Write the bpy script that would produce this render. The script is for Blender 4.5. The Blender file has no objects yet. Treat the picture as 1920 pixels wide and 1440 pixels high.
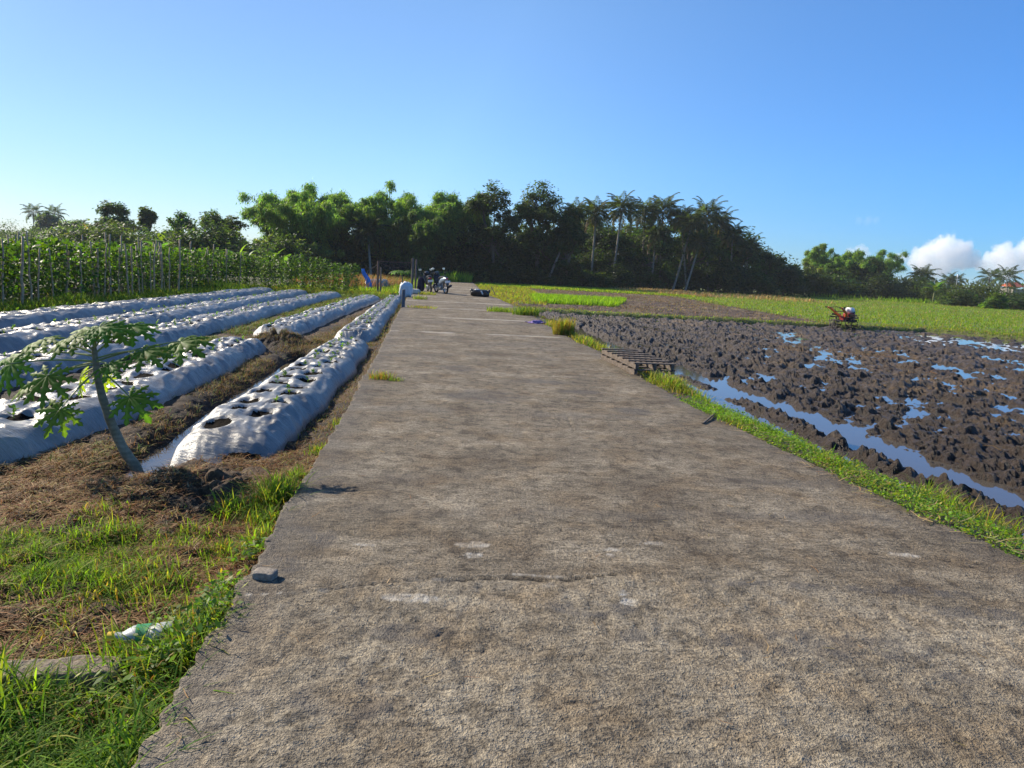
import bpy, math, random
import numpy as np
from mathutils import Vector, Matrix

SC = bpy.context.scene
COL = SC.collection
RS = np.random.RandomState

# ------------------------------------------------------------------ camera
FPX = 1331.0; PITCH = math.radians(9.14); ROLL = math.radians(3.0); EYE = 1.45
cp_, sp_, cr_, sr_ = math.cos(PITCH), math.sin(PITCH), math.cos(ROLL), math.sin(ROLL)
cam_d = bpy.data.cameras.new('camera'); cam = bpy.data.objects.new('camera', cam_d); COL.objects.link(cam)
cam_d.sensor_width = 36.0; cam_d.lens = 36.0*FPX/1920.0
cam_d.clip_start = 0.05; cam_d.clip_end = 20000
r0 = Vector((1, 0, 0)); u0 = Vector((0, sp_, cp_)); f0 = Vector((0, cp_, -sp_))
rx = cr_*r0 + sr_*u0; ux = -sr_*r0 + cr_*u0
M = Matrix((rx, ux, -f0)).transposed().to_4x4(); M.translation = Vector((0, 0, EYE))
cam.matrix_world = M
SC.camera = cam

def _uv(x, y):
    u, v = x-960.0, y-720.0
    return u*cr_+v*sr_, -u*sr_+v*cr_
def P(x, y, z=0.0):
    """where the sight line through a photo pixel meets height z"""
    U, V = _uv(x, y); s = (EYE-z)/(V*cp_+FPX*sp_)
    return U*s, (FPX*cp_-V*sp_)*s
def at(x, y, D):
    """point at forward distance D seen at a photo pixel"""
    U, V = _uv(x, y); s = D/(FPX*cp_-V*sp_)
    return Vector((U*s, D, EYE-(V*cp_+FPX*sp_)*s))
def hz(x):
    u = x-960.0
    return 720.0+(-FPX*sp_/cp_+u*sr_)/cr_

# ------------------------------------------------------------------ numpy noise
def hsh(ix, iy, s):
    h = (ix.astype(np.int64)*374761393+iy.astype(np.int64)*668265263+s*1442695041) & 0xffffffff
    h = ((h ^ (h >> 13))*1274126177) & 0xffffffff
    h = ((h ^ (h >> 16))*2246822519) & 0xffffffff
    h ^= h >> 15
    return h/4294967296.0
def vn(x, y, s=0):
    x = np.asarray(x, float); y = np.asarray(y, float)
    fx, fy = np.floor(x), np.floor(y); a, b = x-fx, y-fy
    a = a*a*a*(a*(a*6-15)+10); b = b*b*b*(b*(b*6-15)+10)
    v00, v10 = hsh(fx, fy, s), hsh(fx+1, fy, s); v01, v11 = hsh(fx, fy+1, s), hsh(fx+1, fy+1, s)
    return (v00*(1-a)+v10*a)*(1-b)+(v01*(1-a)+v11*a)*b
def fbm(x, y, s=0, o=4):
    t = 0; a = .5; n = 0
    for i in range(o):
        t = t+a*vn(x*2**i+17.3*i, y*2**i-9.1*i, s+i*7); n += a; a *= .5
    return t/n
def clods(x, y, cell, s, r0=.45, r1=.85, pw=.5):
    """heights of rounded lumps strewn one per cell, 0..1"""
    gx, gy = np.floor(x/cell), np.floor(y/cell); out = np.zeros_like(x)
    for dx in (-1, 0, 1):
        for dy in (-1, 0, 1):
            cx, cy = gx+dx, gy+dy
            px = (cx+hsh(cx, cy, s))*cell; py = (cy+hsh(cx, cy, s+1))*cell
            r = cell*(r0+(r1-r0)*hsh(cx, cy, s+2)); hh = .35+.65*hsh(cx, cy, s+3)
            an = hsh(cx, cy, s+4)*math.pi; ex = .6+.4*hsh(cx, cy, s+5)
            ux_, uy_ = (x-px)*np.cos(an)+(y-py)*np.sin(an), (-(x-px)*np.sin(an)+(y-py)*np.cos(an))/ex
            q = np.clip(1-(ux_*ux_+uy_*uy_)/(r*r), 0, 1)
            out = np.maximum(out, hh*q**pw)
    return out
def sst(a, b, x):
    t = np.clip((x-a)/(b-a), 0, 1); return t*t*(3-2*t)

# ------------------------------------------------------------------ mesh helpers
def mesh(name, V, Fs, mats=(), midx=None, col=None, smooth=False):
    """V (N,3); Fs list of (M,k) index arrays"""
    me = bpy.data.meshes.new(name); V = np.asarray(V, np.float32).reshape(-1, 3)
    Fs = [np.asarray(f, np.int32) for f in Fs if len(f)]
    me.vertices.add(len(V)); me.vertices.foreach_set('co', V.ravel())
    nl = sum(f.size for f in Fs); nf = sum(len(f) for f in Fs)
    me.loops.add(nl); me.polygons.add(nf)
    me.loops.foreach_set('vertex_index', np.concatenate([f.ravel() for f in Fs]))
    tot = np.concatenate([np.full(len(f), f.shape[1], np.int32) for f in Fs])
    st = np.concatenate([[0], np.cumsum(tot)[:-1]]).astype(np.int32)
    me.polygons.foreach_set('loop_start', st); me.polygons.foreach_set('loop_total', tot)
    for m in mats: me.materials.append(m)
    if midx is not None: me.polygons.foreach_set('material_index', np.asarray(midx, np.int32))
    me.polygons.foreach_set('use_smooth', np.full(nf, smooth, bool))
    if col is not None:
        col = np.asarray(col, np.float32)
        if col.shape[1] == 3: col = np.hstack([col, np.ones((len(col), 1), np.float32)])
        a = me.color_attributes.new('Col', 'FLOAT_COLOR', 'POINT'); a.data.foreach_set('color', col.ravel())
    me.update(calc_edges=True); me.validate()
    return me
def obj(name, me, parent=None, loc=None, rz=None):
    o = bpy.data.objects.new(name, me); COL.objects.link(o)
    if parent is not None: o.parent = parent
    if loc is not None: o.location = loc
    if rz is not None: o.rotation_euler[2] = rz
    return o
def tag(o, label, cat=None, group=None, kind=None):
    o['label'] = label
    if cat: o['category'] = cat
    if group: o['group'] = group
    if kind: o['kind'] = kind
    return o
def thing(name, label, cat, loc=(0, 0, 0), rz=0.0, group=None):
    o = bpy.data.objects.new(name, None); COL.objects.link(o); o.empty_display_size = .1
    o.location = loc; o.rotation_euler[2] = rz
    return tag(o, label, cat, group)
def copy_thing(src, loc, rz=0.0, sc=1.0, label=None, group=None):
    r = src.copy(); COL.objects.link(r); r.location = loc; r.rotation_euler[2] = rz
    r.scale = (sc, sc, sc) if not hasattr(sc, '__len__') else sc
    if label: r['label'] = label
    if group: r['group'] = group
    for ch in list(src.children):
        c = ch.copy(); COL.objects.link(c); c.parent = r
        for g in list(ch.children):
            d = g.copy(); COL.objects.link(d); d.parent = c
    return r

class MB:
    """collects boxes, tubes, lathes and raw faces into ONE mesh"""
    def __init__(s): s.v = []; s.f = []; s.m = []; s.n = 0
    def raw(s, V, F, m=0):
        V = np.asarray(V, float).reshape(-1, 3); s.v.append(V)
        for f in F: s.f.append([i+s.n for i in f]); s.m.append(m)
        s.n += len(V)
    def box(s, c, d, R=None, m=0, bev=0.0):
        x, y, z = d[0]/2, d[1]/2, d[2]/2
        if bev > 0:
            b = min(bev, x*.9, y*.9, z*.9); V = []; 
            for sx in (-1, 1):
                for sy in (-1, 1):
                    for sz in (-1, 1):
                        V += [(sx*(x-b), sy*(y-b), sz*z), (sx*(x-b), sy*y, sz*(z-b)), (sx*x, sy*(y-b), sz*(z-b))]
            import bmesh
            bm = bmesh.new(); [bm.verts.new(q) for q in V]
            bmesh.ops.convex_hull(bm, input=bm.verts[:]); bm.verts.index_update()
            V = np.array([q.co[:] for q in bm.verts]); F = [[q.index for q in f.verts] for f in bm.faces]; bm.free()
        else:
            V = np.array([(a*x, b*y, cc*z) for a in (-1, 1) for b in (-1, 1) for cc in (-1, 1)])
            F = [(0, 1, 3, 2), (4, 6, 7, 5), (0, 4, 5, 1), (2, 3, 7, 6), (0, 2, 6, 4), (1, 5, 7, 3)]
        if R is not None: V = V @ np.array(R.to_3x3()).T
        s.raw(V+np.array(c), F, m)
    def tube(s, pts, rad, n=8, m=0, cap=True):
        V, F = tube_np(pts, rad, n, cap); s.raw(V, F, m)
    def build(s, name, mats, parent=None, smooth=True, loc=None):
        if not hasattr(mats, '__len__'): mats = [mats]
        me = bpy.data.meshes.new(name)
        me.from_pydata(np.concatenate(s.v).tolist(), [], s.f)
        for q in mats: me.materials.append(q)
        me.polygons.foreach_set('material_index', s.m)
        me.polygons.foreach_set('use_smooth', [smooth]*len(s.f))
        if smooth:
            me.update()
            try: me.set_sharp_from_angle(angle=math.radians(40))
            except Exception: pass
        me.update()
        return obj(name, me, parent, loc)
def tube_np(pts, rad, n=8, cap=True):
    pts = np.asarray(pts, float); k = len(pts)
    rad = np.full(k, rad, float) if np.isscalar(rad) else np.asarray(rad, float)
    T = np.gradient(pts, axis=0); T /= np.linalg.norm(T, axis=1)[:, None]+1e-9
    ref = np.array([0, 0, 1.]) if abs(T[0][2]) < .9 else np.array([1., 0, 0])
    A = np.cross(T, ref); 
    for i in range(k):
        if np.linalg.norm(A[i]) < 1e-3: A[i] = A[i-1] if i else np.array([1., 0, 0])
    A /= np.linalg.norm(A, axis=1)[:, None]; B = np.cross(T, A)
    an = np.arange(n)/n*2*math.pi
    V = (pts[:, None, :]+rad[:, None, None]*(np.cos(an)[None, :, None]*A[:, None, :]+np.sin(an)[None, :, None]*B[:, None, :])).reshape(-1, 3)
    F = []
    for i in range(k-1):
        for j in range(n):
            F.append((i*n+j, i*n+(j+1) % n, (i+1)*n+(j+1) % n, (i+1)*n+j))
    if cap: F.append(tuple(range(n))[::-1]); F.append(tuple((k-1)*n+j for j in range(n)))
    return V, F
def bez(a, b, c, n=10):
    a, b, c = map(lambda q: np.array(q, float), (a, b, c)); t = np.linspace(0, 1, n)[:, None]
    return a*(1-t)**2+2*b*t*(1-t)+c*t*t
def unit(v): return v/(np.linalg.norm(v, axis=-1, keepdims=True)+1e-9)
def grid_faces(nr, nc):
    i = (np.arange(nr-1)[:, None]*nc+np.arange(nc-1)[None, :]).ravel()
    return np.stack([i, i+1, i+nc+1, i+nc], 1)
def kite(pos, d, n, L, W, col, fold=0.0):
    """leaf-shaped quads: base, side, tip, side"""
    s = unit(np.cross(d, n)); N = len(pos); L = L[:, None]; W = W[:, None]
    mid = pos+d*L*.45-n*L*fold
    V = np.stack([pos, mid+s*W*.5, pos+d*L, mid-s*W*.5], 1).reshape(-1, 3)
    F = np.arange(N*4).reshape(-1, 4)
    return V, F, np.repeat(col, 4, 0)
def blades(B, h, w, az, lean, col, segs=2, tipcol=None):
    """curved grass blades rooted at B"""
    N = len(B); t = np.linspace(0, 1, segs+1)
    ld = np.stack([np.cos(az), np.sin(az), np.zeros(N)], 1)
    sd = np.stack([-np.sin(az), np.cos(az), np.zeros(N)], 1)
    V = []; C = []
    for k, tk in enumerate(t):
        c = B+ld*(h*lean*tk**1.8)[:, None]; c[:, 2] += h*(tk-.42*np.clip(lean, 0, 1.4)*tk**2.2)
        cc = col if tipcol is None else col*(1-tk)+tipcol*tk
        if k < segs:
            ww = (w*.5*(1-.55*tk))[:, None]*sd
            V += [c-ww, c+ww]; C += [cc, cc]
        else: V.append(c); C.append(cc)
    k = 2*segs+1
    V = np.stack(V, 1).reshape(-1, 3); C = np.stack(C, 1).reshape(-1, 3)
    b = (np.arange(N)*k)[:, None]
    Q = np.concatenate([b+np.array([[2*i, 2*i+1, 2*i+3, 2*i+2]]) for i in range(segs-1)]) if segs > 1 else np.zeros((0, 4), int)
    T = b+np.array([[2*segs-2, 2*segs-1, 2*segs]])
    return V, Q, T, C
class Leafy:
    """accumulates kites and blades into one mesh with a per-leaf colour"""
    def __init__(s): s.V = []; s.Q = []; s.T = []; s.C = []; s.n = 0
    def add(s, V, Q, C, T=None):
        s.V.append(V); s.C.append(C)
        if len(Q): s.Q.append(np.asarray(Q)+s.n)
        if T is not None and len(T): s.T.append(np.asarray(T)+s.n)
        s.n += len(V)
    def kites(s, *a, **k): V, F, C = kite(*a, **k); s.add(V, F, C)
    def blades(s, *a, **k): V, Q, T, C = blades(*a, **k); s.add(V, Q, C, T)
    def mesh(s, name, mat):
        Fs = []
        if s.Q: Fs.append(np.concatenate(s.Q))
        if s.T: Fs.append(np.concatenate(s.T))
        return mesh(name, np.concatenate(s.V), Fs, [mat], None, np.concatenate(s.C))
def rdir(rng, n): return unit(rng.normal(size=(n, 3)))
def jit(rng, c, n, a=.25, hue=.12):
    c = np.asarray(c, float)
    k = np.exp(rng.normal(0, a, n))[:, None]; hs = rng.normal(0, hue, n)
    m = np.stack([1+hs, np.ones(n), 1-hs*.5], 1)
    return np.clip(c*k*m, 0.002, .9)

# ------------------------------------------------------------------ materials
def newmat(name):
    m = bpy.data.materials.new(name); m.use_nodes = True; nt = m.node_tree
    b = nt.nodes['Principled BSDF']; return m, nt, b
def N(nt, t, **kw):
    n = nt.nodes.new(t)
    for k, v in kw.items():
        if k in ('operation', 'blend_type', 'data_type', 'noise_dimensions', 'feature', 'attribute_name', 'distance', 'musgrave_type', 'clamp', 'use_clamp'): setattr(n, k, v)
        else: n.inputs[k].default_value = v
    return n
def L(nt, a, b): nt.links.new(a, b)
def ramp(nt, fac, stops):
    r = nt.nodes.new('ShaderNodeValToRGB'); e = r.color_ramp.elements
    while len(e) < len(stops): e.new(.5)
    for q, (p, c) in zip(e, stops): q.position = p; q.color = (*c, 1) if len(c) == 3 else c
    L(nt, fac, r.inputs[0]); return r
def math_(nt, op, a, b=None, c=None, clamp=False):
    n = nt.nodes.new('ShaderNodeMath'); n.operation = op; n.use_clamp = clamp
    for i, q in enumerate((a, b, c)):
        if q is None: continue
        if isinstance(q, (int, float)): n.inputs[i].default_value = q
        else: L(nt, q, n.inputs[i])
    return n.outputs[0]
def mix(nt, fac, a, b, bt='MIX'):
    n = nt.nodes.new('ShaderNodeMix'); n.data_type = 'RGBA'; n.blend_type = bt
    for q, i in ((fac, 0), (a, 6), (b, 7)):
        if isinstance(q, (int, float)): n.inputs[i].default_value = q
        elif isinstance(q, tuple): n.inputs[i].default_value = (*q, 1) if len(q) == 3 else q
        else: L(nt, q, n.inputs[i])
    return n.outputs[2]
def ocoord(nt, sc=(1, 1, 1), rot=(0, 0, 0)):
    t = nt.nodes.new('ShaderNodeTexCoord'); mp = nt.nodes.new('ShaderNodeMapping')
    mp.inputs['Scale'].default_value = sc; mp.inputs['Rotation'].default_value = rot
    L(nt, t.outputs['Object'], mp.inputs[0]); return mp.outputs[0]
def noise(nt, vec, scale, detail=4, rough=.6, dist=0.0):
    n = nt.nodes.new('ShaderNodeTexNoise'); n.inputs['Scale'].default_value = scale; n.inputs['Detail'].default_value = detail
    n.inputs['Roughness'].default_value = rough; n.inputs['Distortion'].default_value = dist
    L(nt, vec, n.inputs['Vector']); return n.outputs[0]
def bump(nt, h, strength, dist, nrm=None):
    b = nt.nodes.new('ShaderNodeBump'); b.inputs['Strength'].default_value = strength; b.inputs['Distance'].default_value = dist
    L(nt, h, b.inputs['Height'])
    if nrm is not None: L(nt, nrm, b.inputs['Normal'])
    return b.outputs[0]

def leaf_mat(name, trans=.35, rough=.45, tint=(1.5, 1.6, .5), spec=.4):
    m, nt, b = newmat(name); out = nt.nodes['Material Output']
    a = nt.nodes.new('ShaderNodeVertexColor'); a.layer_name = 'Col'
    L(nt, a.outputs[0], b.inputs['Base Color']); b.inputs['Roughness'].default_value = rough
    b.inputs['Specular IOR Level'].default_value = spec
    t = nt.nodes.new('ShaderNodeBsdfTranslucent')
    c = mix(nt, 1.0, a.outputs[0], tint, 'MULTIPLY'); L(nt, c, t.inputs[0])
    s = nt.nodes.new('ShaderNodeMixShader'); s.inputs[0].default_value = trans
    L(nt, b.outputs[0], s.inputs[1]); L(nt, t.outputs[0], s.inputs[2]); L(nt, s.outputs[0], out.inputs[0])
    return m
def flat_mat(name, c, rough=.5, metal=0.0, spec=.5, nz=.25, scale=20, bmp=0.0):
    m, nt, b = newmat(name); v = ocoord(nt); n = noise(nt, v, scale, 5, .65)
    lo = tuple(q*(1-nz) for q in c); hi = tuple(min(1, q*(1+nz)) for q in c)
    r = ramp(nt, n, [(.3, lo), (.7, hi)]); L(nt, r.outputs[0], b.inputs['Base Color'])
    b.inputs['Roughness'].default_value = rough; b.inputs['Metallic'].default_value = metal; b.inputs['Specular IOR Level'].default_value = spec
    if bmp: L(nt, bump(nt, n, bmp, .01), b.inputs['Normal'])
    return m
M_leaf = leaf_mat('leaf', .42, .55, (1.8, 2.0, .45), .22); M_far = leaf_mat('tree_leaf', .50, .55, (1.7, 1.9, .5), .25)
M_grass = leaf_mat('grass_blade', .5, .65, (1.6, 1.6, .45), .08)
M_papaya = leaf_mat('papaya_leaf', .45, .6, (2.4, 2.6, .4), .22)
M_dry = leaf_mat('dry_grass_blade', .25, .7, (1.2, 1.1, .8), .2)
M_bark = flat_mat('bark', (.13, .105, .08), .9, 0, .2, .45, 14, .8)
M_palmbark = flat_mat('palm_bark', (.24, .21, .17), .9, 0, .2, .4, 10, .6)
M_wood = flat_mat('weathered_wood', (.20, .165, .13), .85, 0, .2, .45, 18, .6)
M_stake = flat_mat('weathered_bamboo', (.40, .285, .175), .8, 0, .25, .45, 14, .3)
# ------------------------------------------------------------------ sky and sun
SUN_EL = math.radians(30); SUN_AZ = math.radians(30)      # azimuth ahead of due left
S = Vector((-math.cos(SUN_EL)*math.cos(SUN_AZ), math.cos(SUN_EL)*math.sin(SUN_AZ), math.sin(SUN_EL)))
w = bpy.data.worlds.new('World'); SC.world = w; w.use_nodes = True
wt = w.node_tree; bg = wt.nodes['Background']
sky = wt.nodes.new('ShaderNodeTexSky'); sky.sky_type = 'NISHITA'; sky.sun_disc = False
sky.sun_elevation = SUN_EL; sky.sun_rotation = math.atan2(S.x, S.y)
sky.air_density = 1.0; sky.dust_density = 0.2; sky.ozone_density = 4.0; sky.altitude = 50
tc_ = wt.nodes.new('ShaderNodeTexCoord'); dp_ = wt.nodes.new('ShaderNodeVectorMath'); dp_.operation = 'DOT_PRODUCT'; wt.links.new(tc_.outputs['Generated'], dp_.inputs[0]); dp_.inputs[1].default_value = S
rp_ = wt.nodes.new('ShaderNodeValToRGB'); wt.links.new(dp_.outputs['Value'], rp_.inputs[0]); el_ = rp_.color_ramp.elements
while len(el_) < 4: el_.new(.5)
for q_, (p_, c_) in zip(el_, [(.0, (.52, .97, 1.46)), (.30, (.74, 1.05, 1.38)), (.58, (1.0, 1.14, 1.28)), (.86, (.84, .90, 1.0))]): q_.position = p_; q_.color = (*c_, 1)
mt_ = wt.nodes.new('ShaderNodeMix'); mt_.data_type = 'RGBA'; mt_.blend_type = 'MULTIPLY'; mt_.inputs[0].default_value = 1; wt.links.new(sky.outputs[0], mt_.inputs[6]); wt.links.new(rp_.outputs[0], mt_.inputs[7])
sx_ = wt.nodes.new('ShaderNodeSeparateXYZ'); wt.links.new(tc_.outputs['Generated'], sx_.inputs[0]); rz_ = wt.nodes.new('ShaderNodeValToRGB'); wt.links.new(sx_.outputs[2], rz_.inputs[0]); ez_ = rz_.color_ramp.elements; ez_.new(.5)
for q_, (p_, c_) in zip(ez_, [(.0, (.72, .76, .84)), (.14, (.90, .94, 1.0)), (.32, (1.06, 1.06, 1.04))]): q_.position = p_; q_.color = (*c_, 1)
m2_ = wt.nodes.new('ShaderNodeMix'); m2_.data_type = 'RGBA'; m2_.blend_type = 'MULTIPLY'; m2_.inputs[0].default_value = 1; wt.links.new(mt_.outputs[2], m2_.inputs[6]); wt.links.new(rz_.outputs[0], m2_.inputs[7]); wt.links.new(m2_.outputs[2], bg.inputs[0]); bg.inputs[1].default_value = 0.075
sd = bpy.data.lights.new('sun', 'SUN'); sd.energy = 5.0; sd.angle = math.radians(.53); sd.color = (1, .89, .72)
so = bpy.data.objects.new('sun', sd); COL.objects.link(so); so.rotation_euler = S.to_track_quat('Z', 'Y').to_euler()
so.location = S*60
SC.view_settings.view_transform = 'Standard'; SC.view_settings.look = 'None'; SC.view_settings.exposure = 0.88; SC.view_settings.gamma = 1
SC.render.engine = 'CYCLES'
SC.cycles.max_bounces = 28; SC.cycles.transparent_max_bounces = 8; SC.cycles.volume_bounces = 24
SC.cycles.diffuse_bounces = 3; SC.cycles.glossy_bounces = 3; SC.cycles.transmission_bounces = 4
SC.cycles.use_adaptive_sampling = True; SC.cycles.adaptive_threshold = .015
try: SC.cycles.use_denoising = True
except Exception: pass
SC.cycles.caustics_reflective = False; SC.cycles.caustics_refractive = False
# ------------------------------------------------------------------ terrain: edges of the road in metres
LE = np.array([(-.86, .5), (-1.0, 1.81), (-1.13, 2.71), (-1.17, 3.16), (-1.34, 4.55), (-1.6, 6.57), (-2.05, 10.31), (-2.6, 14.5), (-3.4, 20.5), (-5.0, 33.0), (-5.8, 43), (-6.9, 62), (-7.6, 74)])
RE = np.array([(3.2, .5), (3.05, 3.2), (2.72, 4.6), (2.55, 5.6), (2.40, 6.5), (2.12, 8.15), (1.83, 10.9), (1.62, 13.4), (1.12, 17.05), (.50, 23.84), (-.75, 34.5), (-1.75, 40.4), (-3.6, 62), (-4.7, 74)])
def lx(y): return np.interp(y, LE[:, 1], LE[:, 0])
def rxx(y): return np.interp(y, RE[:, 1], RE[:, 0])
def geo(a, b, k, mn=0.0):
    q = [a]
    while q[-1] < b: q.append(q[-1]+max(mn, q[-1]*k))
    return np.array(q)

# ---------------- road: broom-finished concrete slabs, an older rough slab nearest
ys = geo(.7, 74, .0062, .010); nc = 300
U = np.linspace(0, 1, nc)[None, :]; Y = np.repeat(ys[:, None], nc, 1)
edl = lx(ys)+.05*(fbm(ys*1.5, ys*0, 3)-.5)+.09*(fbm(ys*8, ys*0, 4, 4)-.5)
edr = rxx(ys)+.10*(fbm(ys*1.1, ys*0, 5)-.5)+.04*(fbm(ys*9, ys*0, 6)-.5)
X = edl[:, None]*(1-U)+edr[:, None]*U
# coordinates along / across the road
ang = math.atan(.115); A = X*math.cos(ang)+Y*math.sin(ang); B = -X*math.sin(ang)+Y*math.cos(ang)
CR = np.array([P(*q) for q in [(440, 1118), (500, 1114), (620, 1106), (680, 1096), (740, 1089), (960, 1083), (1060, 1086), (1180, 1075), (1300, 1088), (1420, 1092), (1520, 1100), (1650, 1122), (1780, 1140), (1920, 1168)]])
yc = np.interp(X, CR[:, 0], CR[:, 1], left=CR[0, 1], right=CR[-1, 1])+.02*(fbm(X*6, Y*0, 11)-.5)+.006*(fbm(X*50, Y*0, 12)-.5)
old = sst(.02, -.02, Y-yc)                                   # 1 on the old slab in front of the crack
zr = .010*(fbm(X*.7, Y*.7, 20)-.5)+.004*(fbm(X*3, Y*3, 21)-.5)
fine = np.clip(1.2-Y/14, 0, 1)
zr = zr+fine*.010*(fbm(X*22, Y*22, 22, 3)-.5)*(.6+1.0*old)
zr = zr+fine*.004*(fbm(A*5, B*55, 23, 2)-.5)*(1-old)        # broom strokes across the road
sw = fbm(X*1.1, Y*1.1, 24, 2)*2.2                            # swirling trowel strokes on the old slab
stk = fbm((X*np.cos(sw*.25+.75)+Y*np.sin(sw*.25+.75))*2.2, (-X*np.sin(sw*.25+.75)+Y*np.cos(sw*.25+.75))*30, 28, 2); cut = sst(.34, .26, stk)*old*sst(.42, .58, fbm(X*1.3, Y*1.3, 29, 2))*sst(.35, -.1, X)
zr = zr-fine*.004*cut
zr = zr+fine*old*(.004+.006*sst(.4, -.2, X))*(fbm((X*np.cos(sw+.6)+Y*np.sin(sw+.6))*3.2, (-X*np.sin(sw+.6)+Y*np.cos(sw+.6))*26, 25, 2)-.5)
zr = zr+fine*.006*(.5+.5*old)*(fbm(X*45, Y*45, 27, 2)-.5)
dcr = np.abs(Y-yc); seg = sst(.43, .55, fbm(X*2.3, Y*.4, 31, 2))*np.where((X > -.95) & (X < 1.2), 1, .0); 
zr = zr-.010*np.exp(-(dcr/.010)**2)*seg+.003*(1-old)*np.exp(-((Y-yc)/.12)**2)
rough = np.zeros_like(X)
for (px, py, ax, ay) in [(905, 742, .55, .55), (1000, 715, .6, .3), (1090, 735, .35, .2), (860, 690, .45, .35), (1190, 770, .3, .3)]:
    x0, y0 = P(px, py); rough = np.maximum(rough, np.exp(-((X-x0)/ax)**2-((Y-y0)/ay)**2))
rough = sst(.35, .75, rough*(.5+fbm(X*5, Y*3, 40)))
zr = zr+rough*.014*(fbm(X*30, Y*30, 41, 3)-.6)*fine
brush = np.zeros_like(X); x0, y0 = P(1070, 790); brush = np.exp(-((X-x0)/.5)**2-((Y-y0)/.35)**2)
zr = zr+brush*.008*(vn(np.arctan2(Y-y0+.6, X-x0)*22, X*0, 44)-.5)
# marks: R pale, G dark, B old slab, A tint
pale = np.zeros_like(X); dark = np.zeros_like(X)
def spot(px, py, ax, ay, s, thr=.5):
    x0, y0 = P(px, py); q = np.exp(-((X-x0)/ax)**2-((Y-y0)/ay)**2)
    return sst(thr-.06, thr+.06, q*(.45+.9*fbm(X*9+s, Y*9, 50+s)))
for i, q in enumerate([(887, 1021, .12, .05), (885, 1040, .06, .04), (1148, 1030, .06, .03), (1146, 1040, .03, .03), (1008, 1079, .14, .02), (1030, 1097, .05, .025), (1180, 1127, .05, .045), (1168, 1112, .03, .03), (680, 1022, .1, .02), (1225, 1018, .12, .02), (770, 1120, .15, .05), (1690, 1040, .12, .03)]):
    pale = np.maximum(pale, spot(*q, i)*(.35+.65*sst(.4, .6, fbm(X*40, Y*40, 59, 2))))
pale = np.maximum(pale, .8*sst(.006, .002, dcr)*sst(.5, .6, fbm(X*3, Y, 52, 2))*(X < 1.2))
for i, q in enumerate([(1185, 1190, .10, .06), (1160, 1142, .08, .03), (800, 1190, .25, .10), (470, 1305, .03, .03), (1100, 1140, .25, .08), (1500, 1100, .6, .04), (1330, 1095, .12, .02), (1830, 1150, .25, .07), (1700, 1110, .4, .05), (1520, 1210, .5, .12), (640, 1310, .2, .12), (1800, 1270, .1, .04), (560, 1010, .2, .2), (500, 1060, .2, .2)]):
    dark = np.maximum(dark, .80*spot(*q, 20+i, .40)*sst(.3, .65, fbm(X*14, Y*14, 58)))
dark = np.maximum(dark, .75*rough); dark = np.maximum(dark, .45*cut)
C2 = np.array([P(*q) for q in [(1270, 1036), (1330, 1033), (1400, 1041), (1530, 1043), (1640, 1039), (1720, 1046), (1840, 1058)]])
dc2 = np.abs(Y-np.interp(X, C2[:, 0], C2[:, 1])-.012*(fbm(X*9, Y*0, 33)-.5))+np.where((X < C2[0, 0]) | (X > C2[-1, 0]), 9, 0)
crk = np.maximum(sst(.010, .004, dcr)*seg, sst(.007, .003, dc2)*sst(.38, .5, fbm(X*4, Y*0, 34, 2))*.8); zr = zr-.005*np.exp(-(dc2/.008)**2)
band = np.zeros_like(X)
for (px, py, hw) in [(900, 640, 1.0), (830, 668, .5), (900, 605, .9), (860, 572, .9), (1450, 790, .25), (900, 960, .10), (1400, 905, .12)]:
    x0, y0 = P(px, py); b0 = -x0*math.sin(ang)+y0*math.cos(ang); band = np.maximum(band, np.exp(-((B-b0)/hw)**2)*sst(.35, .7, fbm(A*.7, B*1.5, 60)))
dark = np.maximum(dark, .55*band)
edge = np.minimum(X-edl[:, None], edr[:, None]-X)
dark = np.maximum(dark, .6*sst(.35, .0, edge*(.6+.8*fbm(X*2, Y*2, 61))))
for k, bj in enumerate([15.75, 20.4, 24.9, 29.5, 34.2, 38.6, 43, 48, 53]):      # slab joints with pale lime
    wj = 0; d = np.abs(B-bj-.08*(fbm(A*1.5, A*0, 70+k)-.5)-.02*(fbm(A*9, A*0, 80+k)-.5))
    wj = .011*bj
    pale = np.maximum(pale, (.70 if k in (0, 1, 3) else .4)*sst(wj, wj*.4, d)*sst(.25, .5, fbm(A*1.3, A*0+k, 90)))
    zr = zr-.008*np.exp(-(d/.015)**2)
    zr = zr+.012*sst(-.15, .2, B-bj)*0
gr = sst(.5, .7, fbm(A*.35, B*1.1, 62))
V = np.stack([X, Y, zr], 2)
# skirts left and right
nr = len(ys)
VL = np.stack([edl-.02, ys, np.full(nr, -.34)], 1); VR = np.stack([edr+.02, ys, np.full(nr, -.34)], 1)
C = np.stack([pale, dark, old, crk], 2).reshape(-1, 4); Vf = V.reshape(-1, 3)
F = grid_faces(nr, nc); i = np.arange(nr-1)
F2 = np.concatenate([F, np.stack([i*nc, (i+1)*nc, nr*nc+i+1, nr*nc+i], 1), np.stack([i*nc+nc-1, nr*nc+nr+i, nr*nc+nr+i+1, (i+1)*nc+nc-1], 1)])
m, nt, b = newmat('old_concrete')
a = nt.nodes.new('ShaderNodeVertexColor'); a.layer_name = 'Col'; sp = nt.nodes.new('ShaderNodeSeparateColor'); L(nt, a.outputs[0], sp.inputs[0])
v = ocoord(nt); vb = ocoord(nt, (1, 1, 1), (0, 0, -ang)); 
vs = nt.nodes.new('ShaderNodeMapping'); vs.inputs['Scale'].default_value = (8, 34, 1); L(nt, vb, vs.inputs[0])
vs2 = nt.nodes.new('ShaderNodeMapping'); vs2.inputs['Scale'].default_value = (.5, 2.2, 1); L(nt, vb, vs2.inputs[0])
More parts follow.
